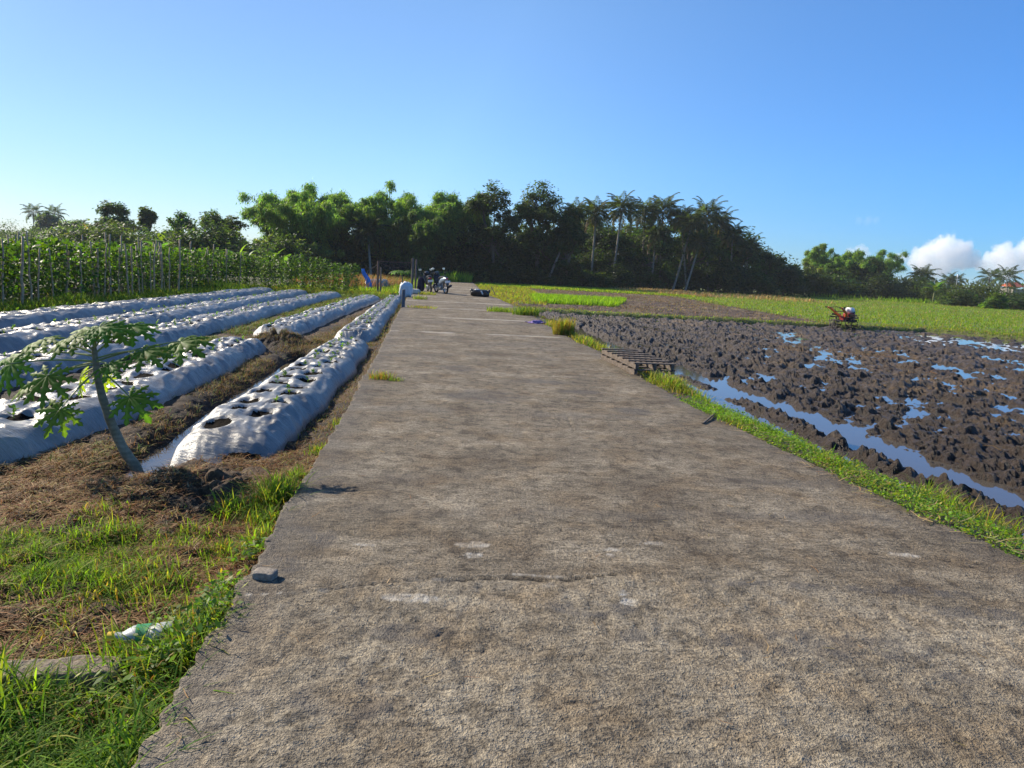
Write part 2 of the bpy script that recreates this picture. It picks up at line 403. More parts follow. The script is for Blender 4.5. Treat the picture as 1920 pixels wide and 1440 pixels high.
n1 = noise(nt, v, 1.6, 6, .65); n2 = noise(nt, v, 9, 6, .7, .6); n3 = noise(nt, v, 60, 3, .75); nb_ = noise(nt, vs.outputs[0], 1.0, 3, .7); n5 = noise(nt, vs2.outputs[0], 1.0, 4, .6)
n4 = noise(nt, v, 140, 2, .6)
base = ramp(nt, n1, [(.32, (.128, .103, .073)), (.5, (.200, .167, .121)), (.68, (.285, .245, .183))]).outputs[0]
base = mix(nt, math_(nt, 'MULTIPLY', sp.outputs[2], .6), base, ramp(nt, n1, [(.3, (.19, .158, .112)), (.7, (.30, .262, .20))]).outputs[0])
c2 = ramp(nt, n2, [(.36, (.42, .41, .40)), (.52, (1, 1, 1)), (.68, (1.3, 1.3, 1.28))]).outputs[0]
base = mix(nt, .85, base, c2, 'MULTIPLY')
st = ramp(nt, n5, [(.38, (.72, .70, .67)), (.58, (1.05, 1.05, 1.05))]).outputs[0]
base = mix(nt, math_(nt, 'SUBTRACT', .60, math_(nt, 'MULTIPLY', sp.outputs[2], .4)), base, st, 'MULTIPLY')
c3 = ramp(nt, n3, [(.35, (.28, .27, .26)), (.48, (.95, .95, .95)), (.62, (1.45, 1.45, 1.42))]).outputs[0]
base = mix(nt, .85, base, c3, 'MULTIPLY')
cb = ramp(nt, nb_, [(.34, (.50, .48, .46)), (.52, (1, 1, 1)), (.72, (1.25, 1.25, 1.24))]).outputs[0]
base = mix(nt, math_(nt, 'SUBTRACT', .62, math_(nt, 'MULTIPLY', sp.outputs[2], .5)), base, cb, 'MULTIPLY')
base = mix(nt, math_(nt, 'MULTIPLY', sp.outputs[1], .75), base, (.085, .078, .074))
base = mix(nt, math_(nt, 'MULTIPLY', sp.outputs[0], .85), base, mix(nt, n3, (.34, .32, .28), (.56, .53, .47)))
base = mix(nt, math_(nt, 'MULTIPLY', ramp(nt, noise(nt, v, 2.6, 5, .6), [(.46, (0, 0, 0)), (.66, (1, 1, 1))]).outputs[0], .5), base, mix(nt, 1.0, base, (.86, .70, .50), 'MULTIPLY'))
base = mix(nt, a.outputs[1], base, (.018, .016, .014))
L(nt, base, b.inputs['Base Color']); b.inputs['Roughness'].default_value = .88; b.inputs['Specular IOR Level'].default_value = .3
h = math_(nt, 'ADD', math_(nt, 'MULTIPLY', n3, .5), math_(nt, 'ADD', math_(nt, 'MULTIPLY', n4, .35), math_(nt, 'MULTIPLY', nb_, .4)))
L(nt, bump(nt, h, 1.0, .028), b.inputs['Normal'])
M_conc = m
road = obj('road', mesh('road', np.concatenate([Vf, VL, VR]), [F2], [m], None, np.concatenate([C, np.zeros((2*nr, 4))]), True))
tag(road, 'worn grey brown concrete farm road running straight towards the trees', 'road', kind='structure')

# ---------------- ground: one sheet to the horizon, lower under the detailed field patches
def axis(lim, fine_lo, fine_hi, step):
    a = list(np.arange(fine_lo, fine_hi+.01, step)); q = a[-1]; s = step
    while q < lim: s *= 1.35; q += s; a.append(q)
    q = a[0]; s = step
    while q > -lim: s *= 1.35; q -= s; a.insert(0, q)
    return np.array(a)
gx, gy = axis(1300, -60, 90, 2.5), axis(1300, -6, 130, 2.5)
GX, GY = np.meshgrid(gx, gy); GZ = -.17+.10*(fbm(GX*.08, GY*.08, 100)-.5)
GZ = np.where((GX > -17) & (GX < 31) & (GY < 34.5), -.75, GZ); GZ = np.where((GX > -8) & (GX < 80) & (GY < 110) & (GY > -1), -.75, GZ)
m, nt, b = newmat('field_soil'); v = ocoord(nt); n1 = noise(nt, v, .25, 6, .6); n2 = noise(nt, v, 3, 6, .7)
c = ramp(nt, n1, [(.35, (.055, .065, .022)), (.55, (.085, .075, .04)), (.7, (.06, .085, .02))]).outputs[0]
c = mix(nt, .6, c, ramp(nt, n2, [(.3, (.5, .5, .5)), (.7, (1.3, 1.3, 1.3))]).outputs[0], 'MULTIPLY'); L(nt, c, b.inputs['Base Color']); b.inputs['Roughness'].default_value = .95
L(nt, bump(nt, n2, .8, .1), b.inputs['Normal'])
o = obj('ground', mesh('ground', np.stack([GX, GY, GZ], 2).reshape(-1, 3), [grid_faces(len(gy), len(gx))], [m], smooth=True))
tag(o, 'flat farmland ground reaching to the horizon', 'ground', kind='structure')

# ---------------- left vegetable plot soil
TR = np.array([P(*q, -.2) for q in [(240, 898), (268, 872), (300, 848), (345, 815), (388, 783), (424, 757), (470, 727), (530, 690), (562, 668)]])   # furrow with standing water
def seg_d(x, y, Q):
    d = np.full(np.shape(x), 1e9)
    for (ax, ay), (bx, by) in zip(Q[:-1], Q[1:]):
        t = np.clip(((x-ax)*(bx-ax)+(y-ay)*(by-ay))/((bx-ax)**2+(by-ay)**2+1e-9), 0, 1)
        d = np.minimum(d, np.hypot(x-ax-t*(bx-ax), y-ay-t*(by-ay)))
    return d
def zsoil(x, y):
    x = np.asarray(x, float); y = np.asarray(y, float)
    w_ = lx(y)-x
    z = -.14+.05*(fbm(x*.9, y*.9, 110)-.5)+.05*sst(.30, .0, w_)
    near = np.clip(1.3-y/16, .25, 1)
    z = z+.05*(clods(x, y, .22, 120, .6, 1.0, .8)-.5)*sst(.05, .3, w_)*near+.035*(fbm(x*7, y*7, 121, 4)-.5)*near+.02*(clods(x, y, .06, 130)-.3)*np.clip(1-y/9, 0, 1)+.02*(fbm(x*14, y*14, 140)-.5)*near
    d = seg_d(x, y, TR); z = z-.25*np.exp(-(d/.20)**2)*(.75+.5*fbm(x*3, y*3, 150))
    # dug earth heap behind the front beds and beside the papaya
    for (px, py, r, hh) in [(525, 640, .55, .20), (330, 910, .45, .07), (400, 925, .40, .07), (600, 655, .3, .05)]:
        x0, y0 = P(px, py, -.1); q = np.exp(-((x-x0)**2+(y-y0)**2)/(r*r)); z = z+hh*q*(.5+.9*clods(x, y, .13, 160))
    return z
ysl = geo(.8, 36, .0085, .011); ws = np.concatenate([[-.25, -.1], geo(.0, 1e-9, 0, 1e9)[:1], geo(.012, 13.5, .009, .012)])
YS = np.repeat(ysl[:, None], len(ws), 1); XS = lx(ysl)[:, None]-ws[None, :]
ZS = zsoil(XS, YS); ZS[:, :2] = -.20
dryc = sst(.42, .62, fbm(XS*1.1, YS*1.1, 170)); 
wet = np.exp(-(seg_d(XS, YS, TR)/.35)**2)
m, nt, b = newmat('dark_plot_soil'); a = nt.nodes.new('ShaderNodeVertexColor'); a.layer_name = 'Col'; sp = nt.nodes.new('ShaderNodeSeparateColor'); L(nt, a.outputs[0], sp.inputs[0])
v = ocoord(nt); n1 = noise(nt, v, 7, 6, .7); n2 = noise(nt, v, 60, 5, .75)
c = ramp(nt, n1, [(.3, (.016, .010, .007)), (.55, (.034, .022, .014)), (.75, (.072, .046, .027))]).outputs[0]
c = mix(nt, math_(nt, 'MULTIPLY', sp.outputs[0], .75), c, ramp(nt, n2, [(.3, (.045, .028, .014)), (.6, (.12, .072, .034)), (.75, (.20, .13, .062))]).outputs[0])
c = mix(nt, math_(nt, 'MULTIPLY', sp.outputs[1], .8), c, (.022, .018, .014))
L(nt, c, b.inputs['Base Color']); b.inputs['Roughness'].default_value = .85; b.inputs['Specular IOR Level'].default_value = .3
L(nt, bump(nt, n2, .9, .02), b.inputs['Normal'])
M_soil = m
o = obj('soil', mesh('soil', np.stack([XS, YS, ZS], 2).reshape(-1, 3), [grid_faces(len(ysl), len(ws))[:, ::-1]], [m], None, np.stack([dryc, wet, 0*wet], 2).reshape(-1, 3), False))
tag(o, 'dark lumpy soil of the vegetable plot beside the road', 'soil', kind='structure')

# ---------------- water
def water_mat(name, c, bmp=.02):
    m, nt, b = newmat(name); b.inputs['Base Color'].default_value = (*c, 1); b.inputs['Roughness'].default_value = .03; b.inputs['IOR'].default_value = 1.33
    b.inputs['Specular IOR Level'].default_value = .8
    n = noise(nt, ocoord(nt), 9, 2, .5); L(nt, bump(nt, n, bmp, .02), b.inputs['Normal']); return m
M_water = water_mat('muddy_water', (.075, .064, .052))
wx = [(-3.95, 4.0), (-2.0, 4.0), (-2.3, 8), (-2.75, 11.6), (-4.0, 11.6)]
o = obj('water', mesh('water', [(x, y, -.272) for x, y in wx], [np.array([[0, 1, 2, 3, 4]])], [M_water])); tag(o, 'standing water in the furrow between the two nearest beds', 'water', kind='structure')
WZ = -.255
o = obj('water', mesh('water', [(2.0, 1.2, WZ), (32, 1.2, WZ), (32, 29.6, WZ), (-.6, 29.6, WZ), (-.2, 22, WZ), (1.5, 10, WZ)], [np.array([[0, 1, 2, 3, 4, 5]])], [M_water]))
tag(o, 'shallow water standing in the flooded ploughed paddy', 'water', kind='structure')

# ---------------- right: verge, ditch and flooded ploughed mud
DW = np.array([(2.0, 1.9), (5.9, 2.0), (7.3, 2.02), (10, 2.1), (14.3, 1.6), (20, 1.5), (28, 1.0)])
def zmud(x, y):
    x = np.asarray(x, float); y = np.asarray(y, float); w_ = x-rxx(y)
    wc = np.interp(y, DW[:, 0], DW[:, 1])-.16+.12*(fbm(y*.9, y*0, 200)-.5)+.1*(fbm(x*3, y*3, 201)-.5)
    sc = np.interp(y, [5, 14, 28], [1, 1, .8])
    xx = x+.10*(fbm(x*3, y*3, 205)-.5); yy = y+.10*(fbm(x*3+9, y*3, 206)-.5)
    big = clods(xx, yy, .55, 210, .40, .75, 1.0); md = clods(xx, yy, .33, 220, .40, .74, .42); sm = clods(xx, yy, .115, 230, .4, .75, .8); fi = fbm(x*18, y*18, 240, 4); lump = fbm(x*.9, y*.9, 250, 2)
    ri = 1-np.abs(2*fbm(x*4.5, y*4.5, 245, 5)-1); bl = np.floor(fbm(x*6, y*6, 246, 2)*9)/9
    row = .5+.5*np.sin((x*math.cos(.115)+y*math.sin(.115))*2*math.pi/.95+3*fbm(x*.25, y*.25, 251, 2))
    f = -.326+.030*big+.105*md+.045*sm+.105*(fi-.5)+.060*(ri-.62)+.03*(bl-.5)+.065*(lump-.45)+.050*(row-.2)
    wetr = sst(13, 17.5, x+.25*(y-24))*sst(17, 21, y)
    rg = clods(x*.8+y*.25, y, .42, 260, .40, .62, .8)
    f2 = -.315+.11*rg+.05*sm+.05*(fi-.5)
    f = f*(1-wetr)+f2*wetr
    ra = x*math.cos(.115)+y*math.sin(.115); rb = -x*math.sin(.115)+y*math.cos(.115); lowp = sst(.56, .72, fbm(ra*1.5+3, rb*.75, 270, 3)); f = f-.055*lowp*(1-wetr)
    # verge -> slot -> ridge of clods -> main ditch -> field
    ve = -.035-.03*sst(.15, .45, w_)-.05*sst(.3, .5, w_)+.02*(fi-.5)+.03*(sm-.3)
    vw = .66+.16*(fbm(y*1.7, y*0, 280)-.5)-.30*sst(7.5, 11, y)
    slot = -.36+.05*fi
    rid = np.exp(-((w_-wc+.52+.1*(fbm(y*2, y*0, 291)-.5))/.20)**2)*sst(.38, .55, fbm(x*.3+9, y*1.2, 292, 2)+.12); slot = slot+rid*(.60+.40*sst(11, 8.5, y))*(.09+.085*md+.07*sm+.09*(ri-.5)+.07*(fi-.5))
    dit = sst(.04, .22, w_-wc); g = slot*(1-dit)+f*dit
    g = g+.05*dit*np.exp(-((w_-wc-.45)/.2)**2)
    tv = sst(vw-.08, vw+.10, w_)
    return ve*(1-tv)+g*tv
def mudgrid(y0, y1, ky, kmin, wmax):
    ym = geo(y0, y1, ky, kmin); wm = np.concatenate([[-.25], geo(.0001, .02, 0, .02)[:1], geo(.02, 3.6, 0, .017), geo(3.62, wmax, .0060, .018)])
    YM = np.repeat(ym[:, None], len(wm), 1); XM = rxx(ym)[:, None]+wm[None, :]
    Z = zmud(XM, YM); Z[:, 0] = -.25
    return XM, YM, Z, len(ym), len(wm)
XM, YM, ZM, a_, b_ = mudgrid(1.6, 29.4, .0050, .012, 28)
straw = sst(.60, .75, fbm(XM*.6, YM*1.0, 300, 3))*sst(3, 5, XM-rxx(YM))
for (px, py, ax, ay) in [(1590, 660, 2.2, .9), (1650, 668, 1.2, .8), (1500, 652, 1.5, .6)]:
    x0, y0 = P(px, py, -.2); straw = np.maximum(straw, np.exp(-((XM-x0)/ax)**2-((YM-y0)/ay)**2)*(.5+.8*fbm(XM*3, YM*3, 301)))
hi = sst(-.25, -.12, ZM)
m, nt, b = newmat('ploughed_mud'); a = nt.nodes.new('ShaderNodeVertexColor'); a.layer_name = 'Col'; sp = nt.nodes.new('ShaderNodeSeparateColor'); L(nt, a.outputs[0], sp.inputs[0])
v = ocoord(nt); n1 = noise(nt, v, 5, 6, .75); n2 = noise(nt, v, 26, 6, .8); n3 = noise(nt, v, 1.2, 3, .6)
c = ramp(nt, n1, [(.3, (.026, .017, .011)), (.55, (.050, .034, .023)), (.75, (.092, .064, .043))]).outputs[0]
c = mix(nt, math_(nt, 'MULTIPLY', sp.outputs[1], .55), c, ramp(nt, n2, [(.36, (.020, .014, .010)), (.52, (.068, .048, .034)), (.66, (.19, .142, .10))]).outputs[0])
c = mix(nt, math_(nt, 'MULTIPLY', sp.outputs[0], .7), c, ramp(nt, n2, [(.4, (.05, .035, .02)), (.62, (.19, .12, .055))]).outputs[0])
L(nt, c, b.inputs['Base Color']); r = ramp(nt, n2, [(.35, (.30, .30, .30)), (.6, (.62, .62, .62))]); L(nt, r.outputs[0], b.inputs['Roughness']); b.inputs['Specular IOR Level'].default_value = .4
L(nt, bump(nt, n2, 1.0, .06), b.inputs['Normal'])
M_mud = m
o = obj('mud', mesh('mud', np.stack([XM, YM, ZM], 2).reshape(-1, 3), [grid_faces(a_, b_)], [m], None, np.stack([straw, hi, 0*hi], 2).reshape(-1, 3), False))
tag(o, 'dark wet ploughed mud clods of the flooded paddy beside the road', 'mud', kind='structure')

# ---------------- bunds and fields behind the paddy
def strip(name, label, xs, ys_, zf, mat, cat, colf=None):
    XX, YY = np.meshgrid(xs, ys_); ZZ = zf(XX, YY)
    o = obj(name, mesh(name, np.stack([XX, YY, ZZ], 2).reshape(-1, 3), [grid_faces(len(ys_), len(xs))], [mat], None, None if colf is None else colf(XX, YY).reshape(-1, 3), True))
    return tag(o, label, cat, kind='structure')
def bnd(x): return np.interp(x, [-2, 12, 14.5, 17.5, 20.5, 32], [30.0, 29.9, 30.2, 30.6, 27.2, 20.0])     # near edge of the bund
def zbund(x, y):
    d = y-bnd(x); wd = np.interp(x, [12, 15, 18, 21, 30], [.35, .4, 1.6, 2.4, 3.0])
    return -.45+.33*sst(-.45, -.05, d)+.0*wd+.06*(fbm(x*1.5, y*1.5, 310)-.5)+.05*(clods(x, y, .3, 311)-.4)
m, nt, b = newmat('bund_grass_soil'); v = ocoord(nt); n1 = noise(nt, v, 1.2, 5, .65); n2 = noise(nt, v, 14, 5, .7)
c = ramp(nt, n1, [(.35, (.10, .085, .035)), (.55, (.10, .125, .025)), (.7, (.13, .14, .03))]).outputs[0]; c = mix(nt, .7, c, ramp(nt, n2, [(.3, (.4, .4, .4)), (.7, (1.4, 1.4, 1.4))]).outputs[0], 'MULTIPLY')
L(nt, c, b.inputs['Base Color']); b.inputs['Roughness'].default_value = .9; L(nt, bump(nt, n2, 1, .05), b.inputs['Normal']); M_bund = m
ST = dict(x=(-3.2, 14.2), y=(30.4, 66))
def zstub(x, y):
    return -.15+.09*(clods(x*.8, y, .45, 320)-.45)+.05*(clods(x, y, .2, 330)-.4)-.20*sst(.9, 0, y-29.9)*(y < 30.9)
m, nt, b = newmat('stubble_soil'); v = ocoord(nt); n1 = noise(nt, v, .45, 5, .65); n2 = noise(nt, v, 9, 5, .7)
c = ramp(nt, n1, [(.36, (.060, .038, .028)), (.52, (.10, .068, .046)), (.62, (.17, .125, .06)), (.75, (.115, .115, .035))]).outputs[0]; c = mix(nt, .8, c, ramp(nt, n2, [(.32, (.35, .34, .34)), (.65, (1.35, 1.35, 1.35))]).outputs[0], 'MULTIPLY')
L(nt, c, b.inputs['Base Color']); b.inputs['Roughness'].default_value = .85; L(nt, bump(nt, n2, 1, .06), b.inputs['Normal']); M_stub = m
strip('stubble_field', 'brown ploughed field with old stubble beyond the wet paddy', np.linspace(-4.4, 14.6, 260), geo(29.75, 66, .0026), zstub, m, 'field')
strip('bund', 'low grassy earth bund along the far side of the paddy', np.linspace(-2, 33, 340), geo(19.5, 33.5, .0028), lambda x, y: np.where(y > bnd(x)-.6, zbund(x, y), -.8)-np.where((x < 14.3) & (y > bnd(x)+.35), .3*sst(.35, .6, y-bnd(x)), 0), M_bund, 'bund')
m, nt, b = newmat('rice_field_ground'); v = ocoord(nt); n1 = noise(nt, v, .12, 4, .6); n2 = noise(nt, v, 5, 5, .7); n3 = noise(nt, ocoord(nt, (.04, .5, 1)), 1, 3, .6)
c = ramp(nt, n1, [(.38, (.105, .145, .022)), (.55, (.12, .15, .03)), (.68, (.14, .16, .035))]).outputs[0]; c = mix(nt, .5, c, ramp(nt, n3, [(.42, (.6, .9, .5)), (.6, (1.4, 1.1, 1.3))]).outputs[0], 'MULTIPLY'); c = mix(nt, .6, c, ramp(nt, n2, [(.3, (.5, .5, .5)), (.7, (1.3, 1.3, 1.3))]).outputs[0], 'MULTIPLY')
L(nt, c, b.inputs['Base Color']); b.inputs['Roughness'].default_value = .9; L(nt, bump(nt, n2, .8, .06), b.inputs['Normal'])
def zrice(x, y): return -.13+.10*(fbm(x*.06, y*.06, 340)-.5)+.03*(fbm(x*.8, y*.8, 341)-.5)-.5*((y < bnd(x)+1.2) & (x > 13))
strip('rice_field', 'bright green cut rice field on the right in front of the trees', np.concatenate([np.linspace(13.6, 40, 110), np.linspace(40.6, 120, 60)]), geo(21.5, 135, .012), zrice, m, 'field')
strip('far_field', 'thin bright green strip of field below the dark trees', np.linspace(-8, 14.2, 60), np.linspace(65.5, 110, 60), lambda x, y: -.13+.10*(fbm(x*.06, y*.06, 340)-.5)+.03*(fbm(x*.8, y*.8, 341)-.5)+.03, m, 'field')
# ------------------------------------------------------------------ plastic covered planting beds
m, nt, b = newmat('silver_mulch_plastic'); v = ocoord(nt)
vb = nt.nodes.new('ShaderNodeMapping'); vb.inputs['Rotation'].default_value = (0, 0, -math.atan(.14)); vb.inputs['Scale'].default_value = (2.2, 15, 2.2); L(nt, v, vb.inputs[0])
n1 = noise(nt, vb.outputs[0], .8, 4, .62, 2.6); n2 = noise(nt, v, 3, 4, .6); n3 = noise(nt, v, 22, 4, .65, 1.2)
c = ramp(nt, n2, [(.3, (.16, .157, .150)), (.7, (.265, .258, .246))]).outputs[0]
dirt = ramp(nt, noise(nt, v, 4, 7, .75), [(.54, (0, 0, 0)), (.72, (1, 1, 1))]).outputs[0]
c = mix(nt, math_(nt, 'MULTIPLY', dirt, .45), c, (.20, .15, .11))
L(nt, c, b.inputs['Base Color']); b.inputs['Metallic'].default_value = .22; b.inputs['Roughness'].default_value = .36; b.inputs['Specular IOR Level'].default_value = .5
L(nt, bump(nt, n1, .55, .05), b.inputs['Normal'])
M_plastic = m
SEEDSPOTS = []
def poly_at(Q, s):
    Q = np.asarray(Q, float); d = np.concatenate([[0], np.cumsum(np.hypot(*np.diff(Q, axis=0).T))])
    return np.stack([np.interp(s, d, Q[:, 0]), np.interp(s, d, Q[:, 1])], -1), d[-1]
def bed(label, left, right, H, hs, seed, holeslen, torn=None, ends=(.45, .5), res=(.022, .05), lab2=''):
    """left/right: ground edges of the bed as world points (same order front to back)"""
    left = np.asarray(left, float); right = np.asarray(right, float); rng = RS(seed)
    n0 = 60; t0 = np.linspace(0, 1, n0)
    lp = np.stack([np.interp(t0, np.linspace(0, 1, len(left)), left[:, k]) for k in (0, 1)], 1)
    rp = np.stack([np.interp(t0, np.linspace(0, 1, len(right)), right[:, k]) for k in (0, 1)], 1)
    cl = (lp+rp)/2; Ls = np.concatenate([[0], np.cumsum(np.hypot(*np.diff(cl, axis=0).T))]); LEN = Ls[-1]
    # spacing grows with distance from the road's near end
    s = [0.0]
    while s[-1] < LEN:
        yy = np.interp(s[-1], Ls, cl[:, 1]); s.append(s[-1]+max(res[0], .0038*yy))
    s = np.array(s)*LEN/s[-1]; nt_ = 56; t = np.linspace(-1, 1, nt_)
    Lp = np.stack([np.interp(s, Ls, lp[:, k]) for k in (0, 1)], 1); Rp = np.stack([np.interp(s, Ls, rp[:, k]) for k in (0, 1)], 1)
    wob = .10*(fbm(s*.9+seed, s*0, seed, 2)-.5); wob2 = .10*(fbm(s*.9-seed, s*0+3, seed+1, 2)-.5)
    tt = (t[None, :]+1)/2; S_ = np.repeat(s[:, None], nt_, 1); T_ = np.repeat(t[None, :], len(s), 0)
    D = Rp-Lp; W = np.hypot(D[:, 0], D[:, 1])
    e = np.minimum(sst(-.02, ends[0], s), sst(-.02, ends[1], LEN-s))
    e = np.sqrt(e)
    Wf = .72+.28*e
    tw = T_*Wf[:, None]*.5+.5
    X = Lp[:, 0:1]*(1-tw)+Rp[:, 0:1]*tw+wob[:, None]*np.clip(-T_, 0, 1)+wob2[:, None]*np.clip(T_, 0, 1)
    Y = Lp[:, 1:2]*(1-tw)+Rp[:, 1:2]*tw
    prof = (1-np.abs(T_)**4.4)**1.0
    Hs = H*(.9+.25*fbm(s*.8, s*0, seed+3, 2))*e
    Z = -.15+Hs[:, None]*prof
    a = np.abs(T_)
    # taut pulls across the flanks and slack wrinkles on top
    wr = 1-np.abs(2*fbm(S_*5+T_*1.3+.8*fbm(S_*2, T_*2, seed+5), T_*.7, seed+6, 2)-1)
    wr2 = 1-np.abs(2*fbm(S_*2.2+T_*2, T_*3, seed+8, 2)-1)
    amp = (.35+.65*sst(.25, .8, a))*e[:, None]
    wr3 = 1-np.abs(2*fbm(S_*5-T_*3, S_*2+T_*6, seed+11, 4)-1)
    va = .25+1.5*sst(.35, .65, fbm(S_*1.1+4, T_*1.2, seed+13, 2)); wr3 = 1-np.abs(2*fbm(S_*4+T_*2.2, S_*1.5-T_*2.2, seed+14, 3)-1)
    Z = Z+.045*(wr-.7)*amp*va+.034*(wr2-.7)*e[:, None]*(1.6-.6*va)+.030*(wr3-.72)*e[:, None]*va+.025*(fbm(S_*2, T_*2, seed+9, 2)-.5)*e[:, None]
    # sagging flanks: fold toe
    Z = Z-.05*sst(.93, 1.0, a)
    mi = np.zeros((len(s), nt_))
    for k, (sh, thh, hl, hw) in enumerate(holeslen(LEN, rng)):
        i = np.searchsorted(s, sh); i = min(max(i, 1), len(s)-1); wloc = W[i]*.5
        ds = (S_-sh); dt = (T_-thh)*wloc; q = (ds/hl)**2+(dt/hw)**2
        Z = Z-.040*np.exp(-(q*.8)**2)
        near = q < 9
        lip = np.exp(-(np.sqrt(q)-1.25)**2/.10); Z = Z+.007*lip
        mi = np.where(q < 1.0*(.75+.5*fbm(S_*20+k, T_*8, seed+20)), 1, mi)
        j = np.argmin(np.abs(t-thh)); SEEDSPOTS.append((X[i, j], Y[i, j], Z[i, j], lab2))
    if torn is not None:
        for (sh, thh, hl, hw, dep) in torn:
            i = min(np.searchsorted(s, sh), len(s)-1); wloc = W[i]*.5
            q = ((S_-sh)/hl)**2+((T_-thh)*wloc/hw)**2; q = q*(.5+fbm(S_*4, T_*3, seed+30)); Z = Z-dep*np.exp(-q*.8); mi = np.where(q < .8, 1, mi)
            Z = np.where(q < .8, Z+.03*(clods(X, Y, .05, seed)-.4), Z)
    ground_mi = mi
    F = grid_faces(len(s), nt_)
    fm = ground_mi.reshape(-1)[F].mean(1) > .5
    o = obj('planting_bed', mesh('planting_bed', np.stack([X, Y, Z], 2).reshape(-1, 3), [F], [M_plastic, M_soil2], fm.astype(int), None, True))
    return tag(o, label, 'planting bed', 'silver plastic covered planting beds')
m, nt, b = newmat('planting_hole_soil'); n2 = noise(nt, ocoord(nt), 30, 4, .7); c = ramp(nt, n2, [(.3, (.006, .005, .004)), (.7, (.016, .012, .009))]).outputs[0]; L(nt, c, b.inputs['Base Color']); b.inputs['Roughness'].default_value = .95; b.inputs['Specular IOR Level'].default_value = .04
L(nt, bump(nt, n2, 1, .02), b.inputs['Normal']); M_soil2 = m
def two_rows(dx, start=.5, off=.3, big=1.0):
    def f(Ln, rng):
        out = []; s = start; k = 0
        while s < Ln-.35:
            for r in (-1, 1):
                out.append((s+(dx*.5 if r > 0 else 0)+rng.uniform(-.05, .05), r*off+rng.uniform(-.06, .06)-.03, big*rng.uniform(.095, .135), big*rng.uniform(.080, .105)))
            s += dx
        return out
    return f
def PP(*q): return [P(x, y, -.15) for x, y in q]
def ext(Q, f0=0, f1=0):
    Q = [np.array(q) for q in Q]
    if f0: Q[0] = Q[0]+(Q[0]-Q[1])/np.linalg.norm(Q[0]-Q[1])*f0
    if f1: Q[-1] = Q[-1]+(Q[-1]-Q[-2])/np.linalg.norm(Q[-1]-Q[-2])*f1
    return [tuple(q) for q in Q]
def lin(a, b, n=2): return [tuple(np.array(a)*(1-t)+np.array(b)*t) for t in np.linspace(0, 1, n)]
bed('wide crumpled silver plastic bed with a torn front end right beside the road',
    [(-2.68, 5.05), (-2.87, 6.71), (-3.02, 8.6), (-3.2, 10.4), (-3.45, 13.3)], [(-1.78, 5.35), (-1.95, 7.0), (-2.12, 8.8), (-2.3, 10.6), (-2.70, 13.3)], .215, 0, 11, two_rows(.50, .75, .28, 1.15),
    torn=[(.16, .40, .10, .19, .05)], ends=(.95, .5), lab2='near roadside bed')
bed('long narrow silver plastic bed along the road edge, running up to the short post',
    [(-3.62, 13.9), (-4.62, 21.9), (-5.85, 32.5)], [(-2.78, 14.1), (-3.75, 22.0), (-5.15, 32.5)], .22, 0, 12, two_rows(.42, .5, .26, 1.25), lab2='far roadside bed')
bed('wide silver plastic bed behind the papaya stem, second from the road',
    [(-4.85, 3.5), (-4.75, 6.5), (-4.95, 9.5), (-5.25, 12.6)], [(-3.60, 4.6), (-3.55, 6.5), (-3.85, 9.5), (-4.30, 12.6)], .215, 0, 13, two_rows(.46, .4, .28, 1.15), ends=(.25, .6), lab2='second near bed')
bed('silver plastic bed starting behind the dark heap of dug earth, second from the road',
    [(-5.35, 14.1), (-5.9, 20), (-6.85, 31.0)], [(-4.38, 14.1), (-4.85, 19), (-5.85, 31.0)], .22, 0, 14, two_rows(.42, .5, .28, 1.25), lab2='second far bed')
bed('third silver plastic bed from the road, partly hidden by the papaya leaves',
    [(-6.55, 5.2), (-6.95, 12), (-7.7, 20), (-8.75, 32.0)], [(-5.30, 5.2), (-5.85, 12), (-6.7, 20), (-7.75, 32.0)], .22, 0, 15, two_rows(.44, .5, .28, 1.25), lab2='third bed')
bed('fourth silver plastic bed from the road, in the middle of the plot',
    [(-8.4, 6.5), (-8.75, 14), (-9.3, 21), (-10.3, 32.3)], [(-7.15, 6.5), (-7.55, 14), (-8.2, 21), (-9.3, 32.3)], .22, 0, 16, two_rows(.44, .5, .28, 1.25), lab2='fourth bed')
bed('farthest silver plastic bed, lying along the foot of the bean stakes',
    [(-10.3, 8.5), (-10.75, 16), (-11.3, 24), (-12.0, 32.6)], [(-9.05, 8.5), (-9.6, 16), (-10.2, 24), (-10.9, 32.6)], .225, 0, 17, two_rows(.46, .5, .28, 1.25), lab2='bed below the stakes')
bed('cut end of a silver plastic bed at the left, lower than the papaya leaves',
    [(-5.2, 2.6), (-4.9, 4.55)], [(-3.95, 3.0), (-3.62, 4.5)], .27, 0, 18, lambda a, b: [], ends=(.2, .12), lab2='x')
def gatebed():
    return bed('short patch of white plastic sheeting behind the left gate post', [(-9.6, 44), (-9.6, 48)], [(-8.2, 44), (-8.4, 48)], .55, 0, 19, lambda a, b: [], lab2='x')
gatebed()
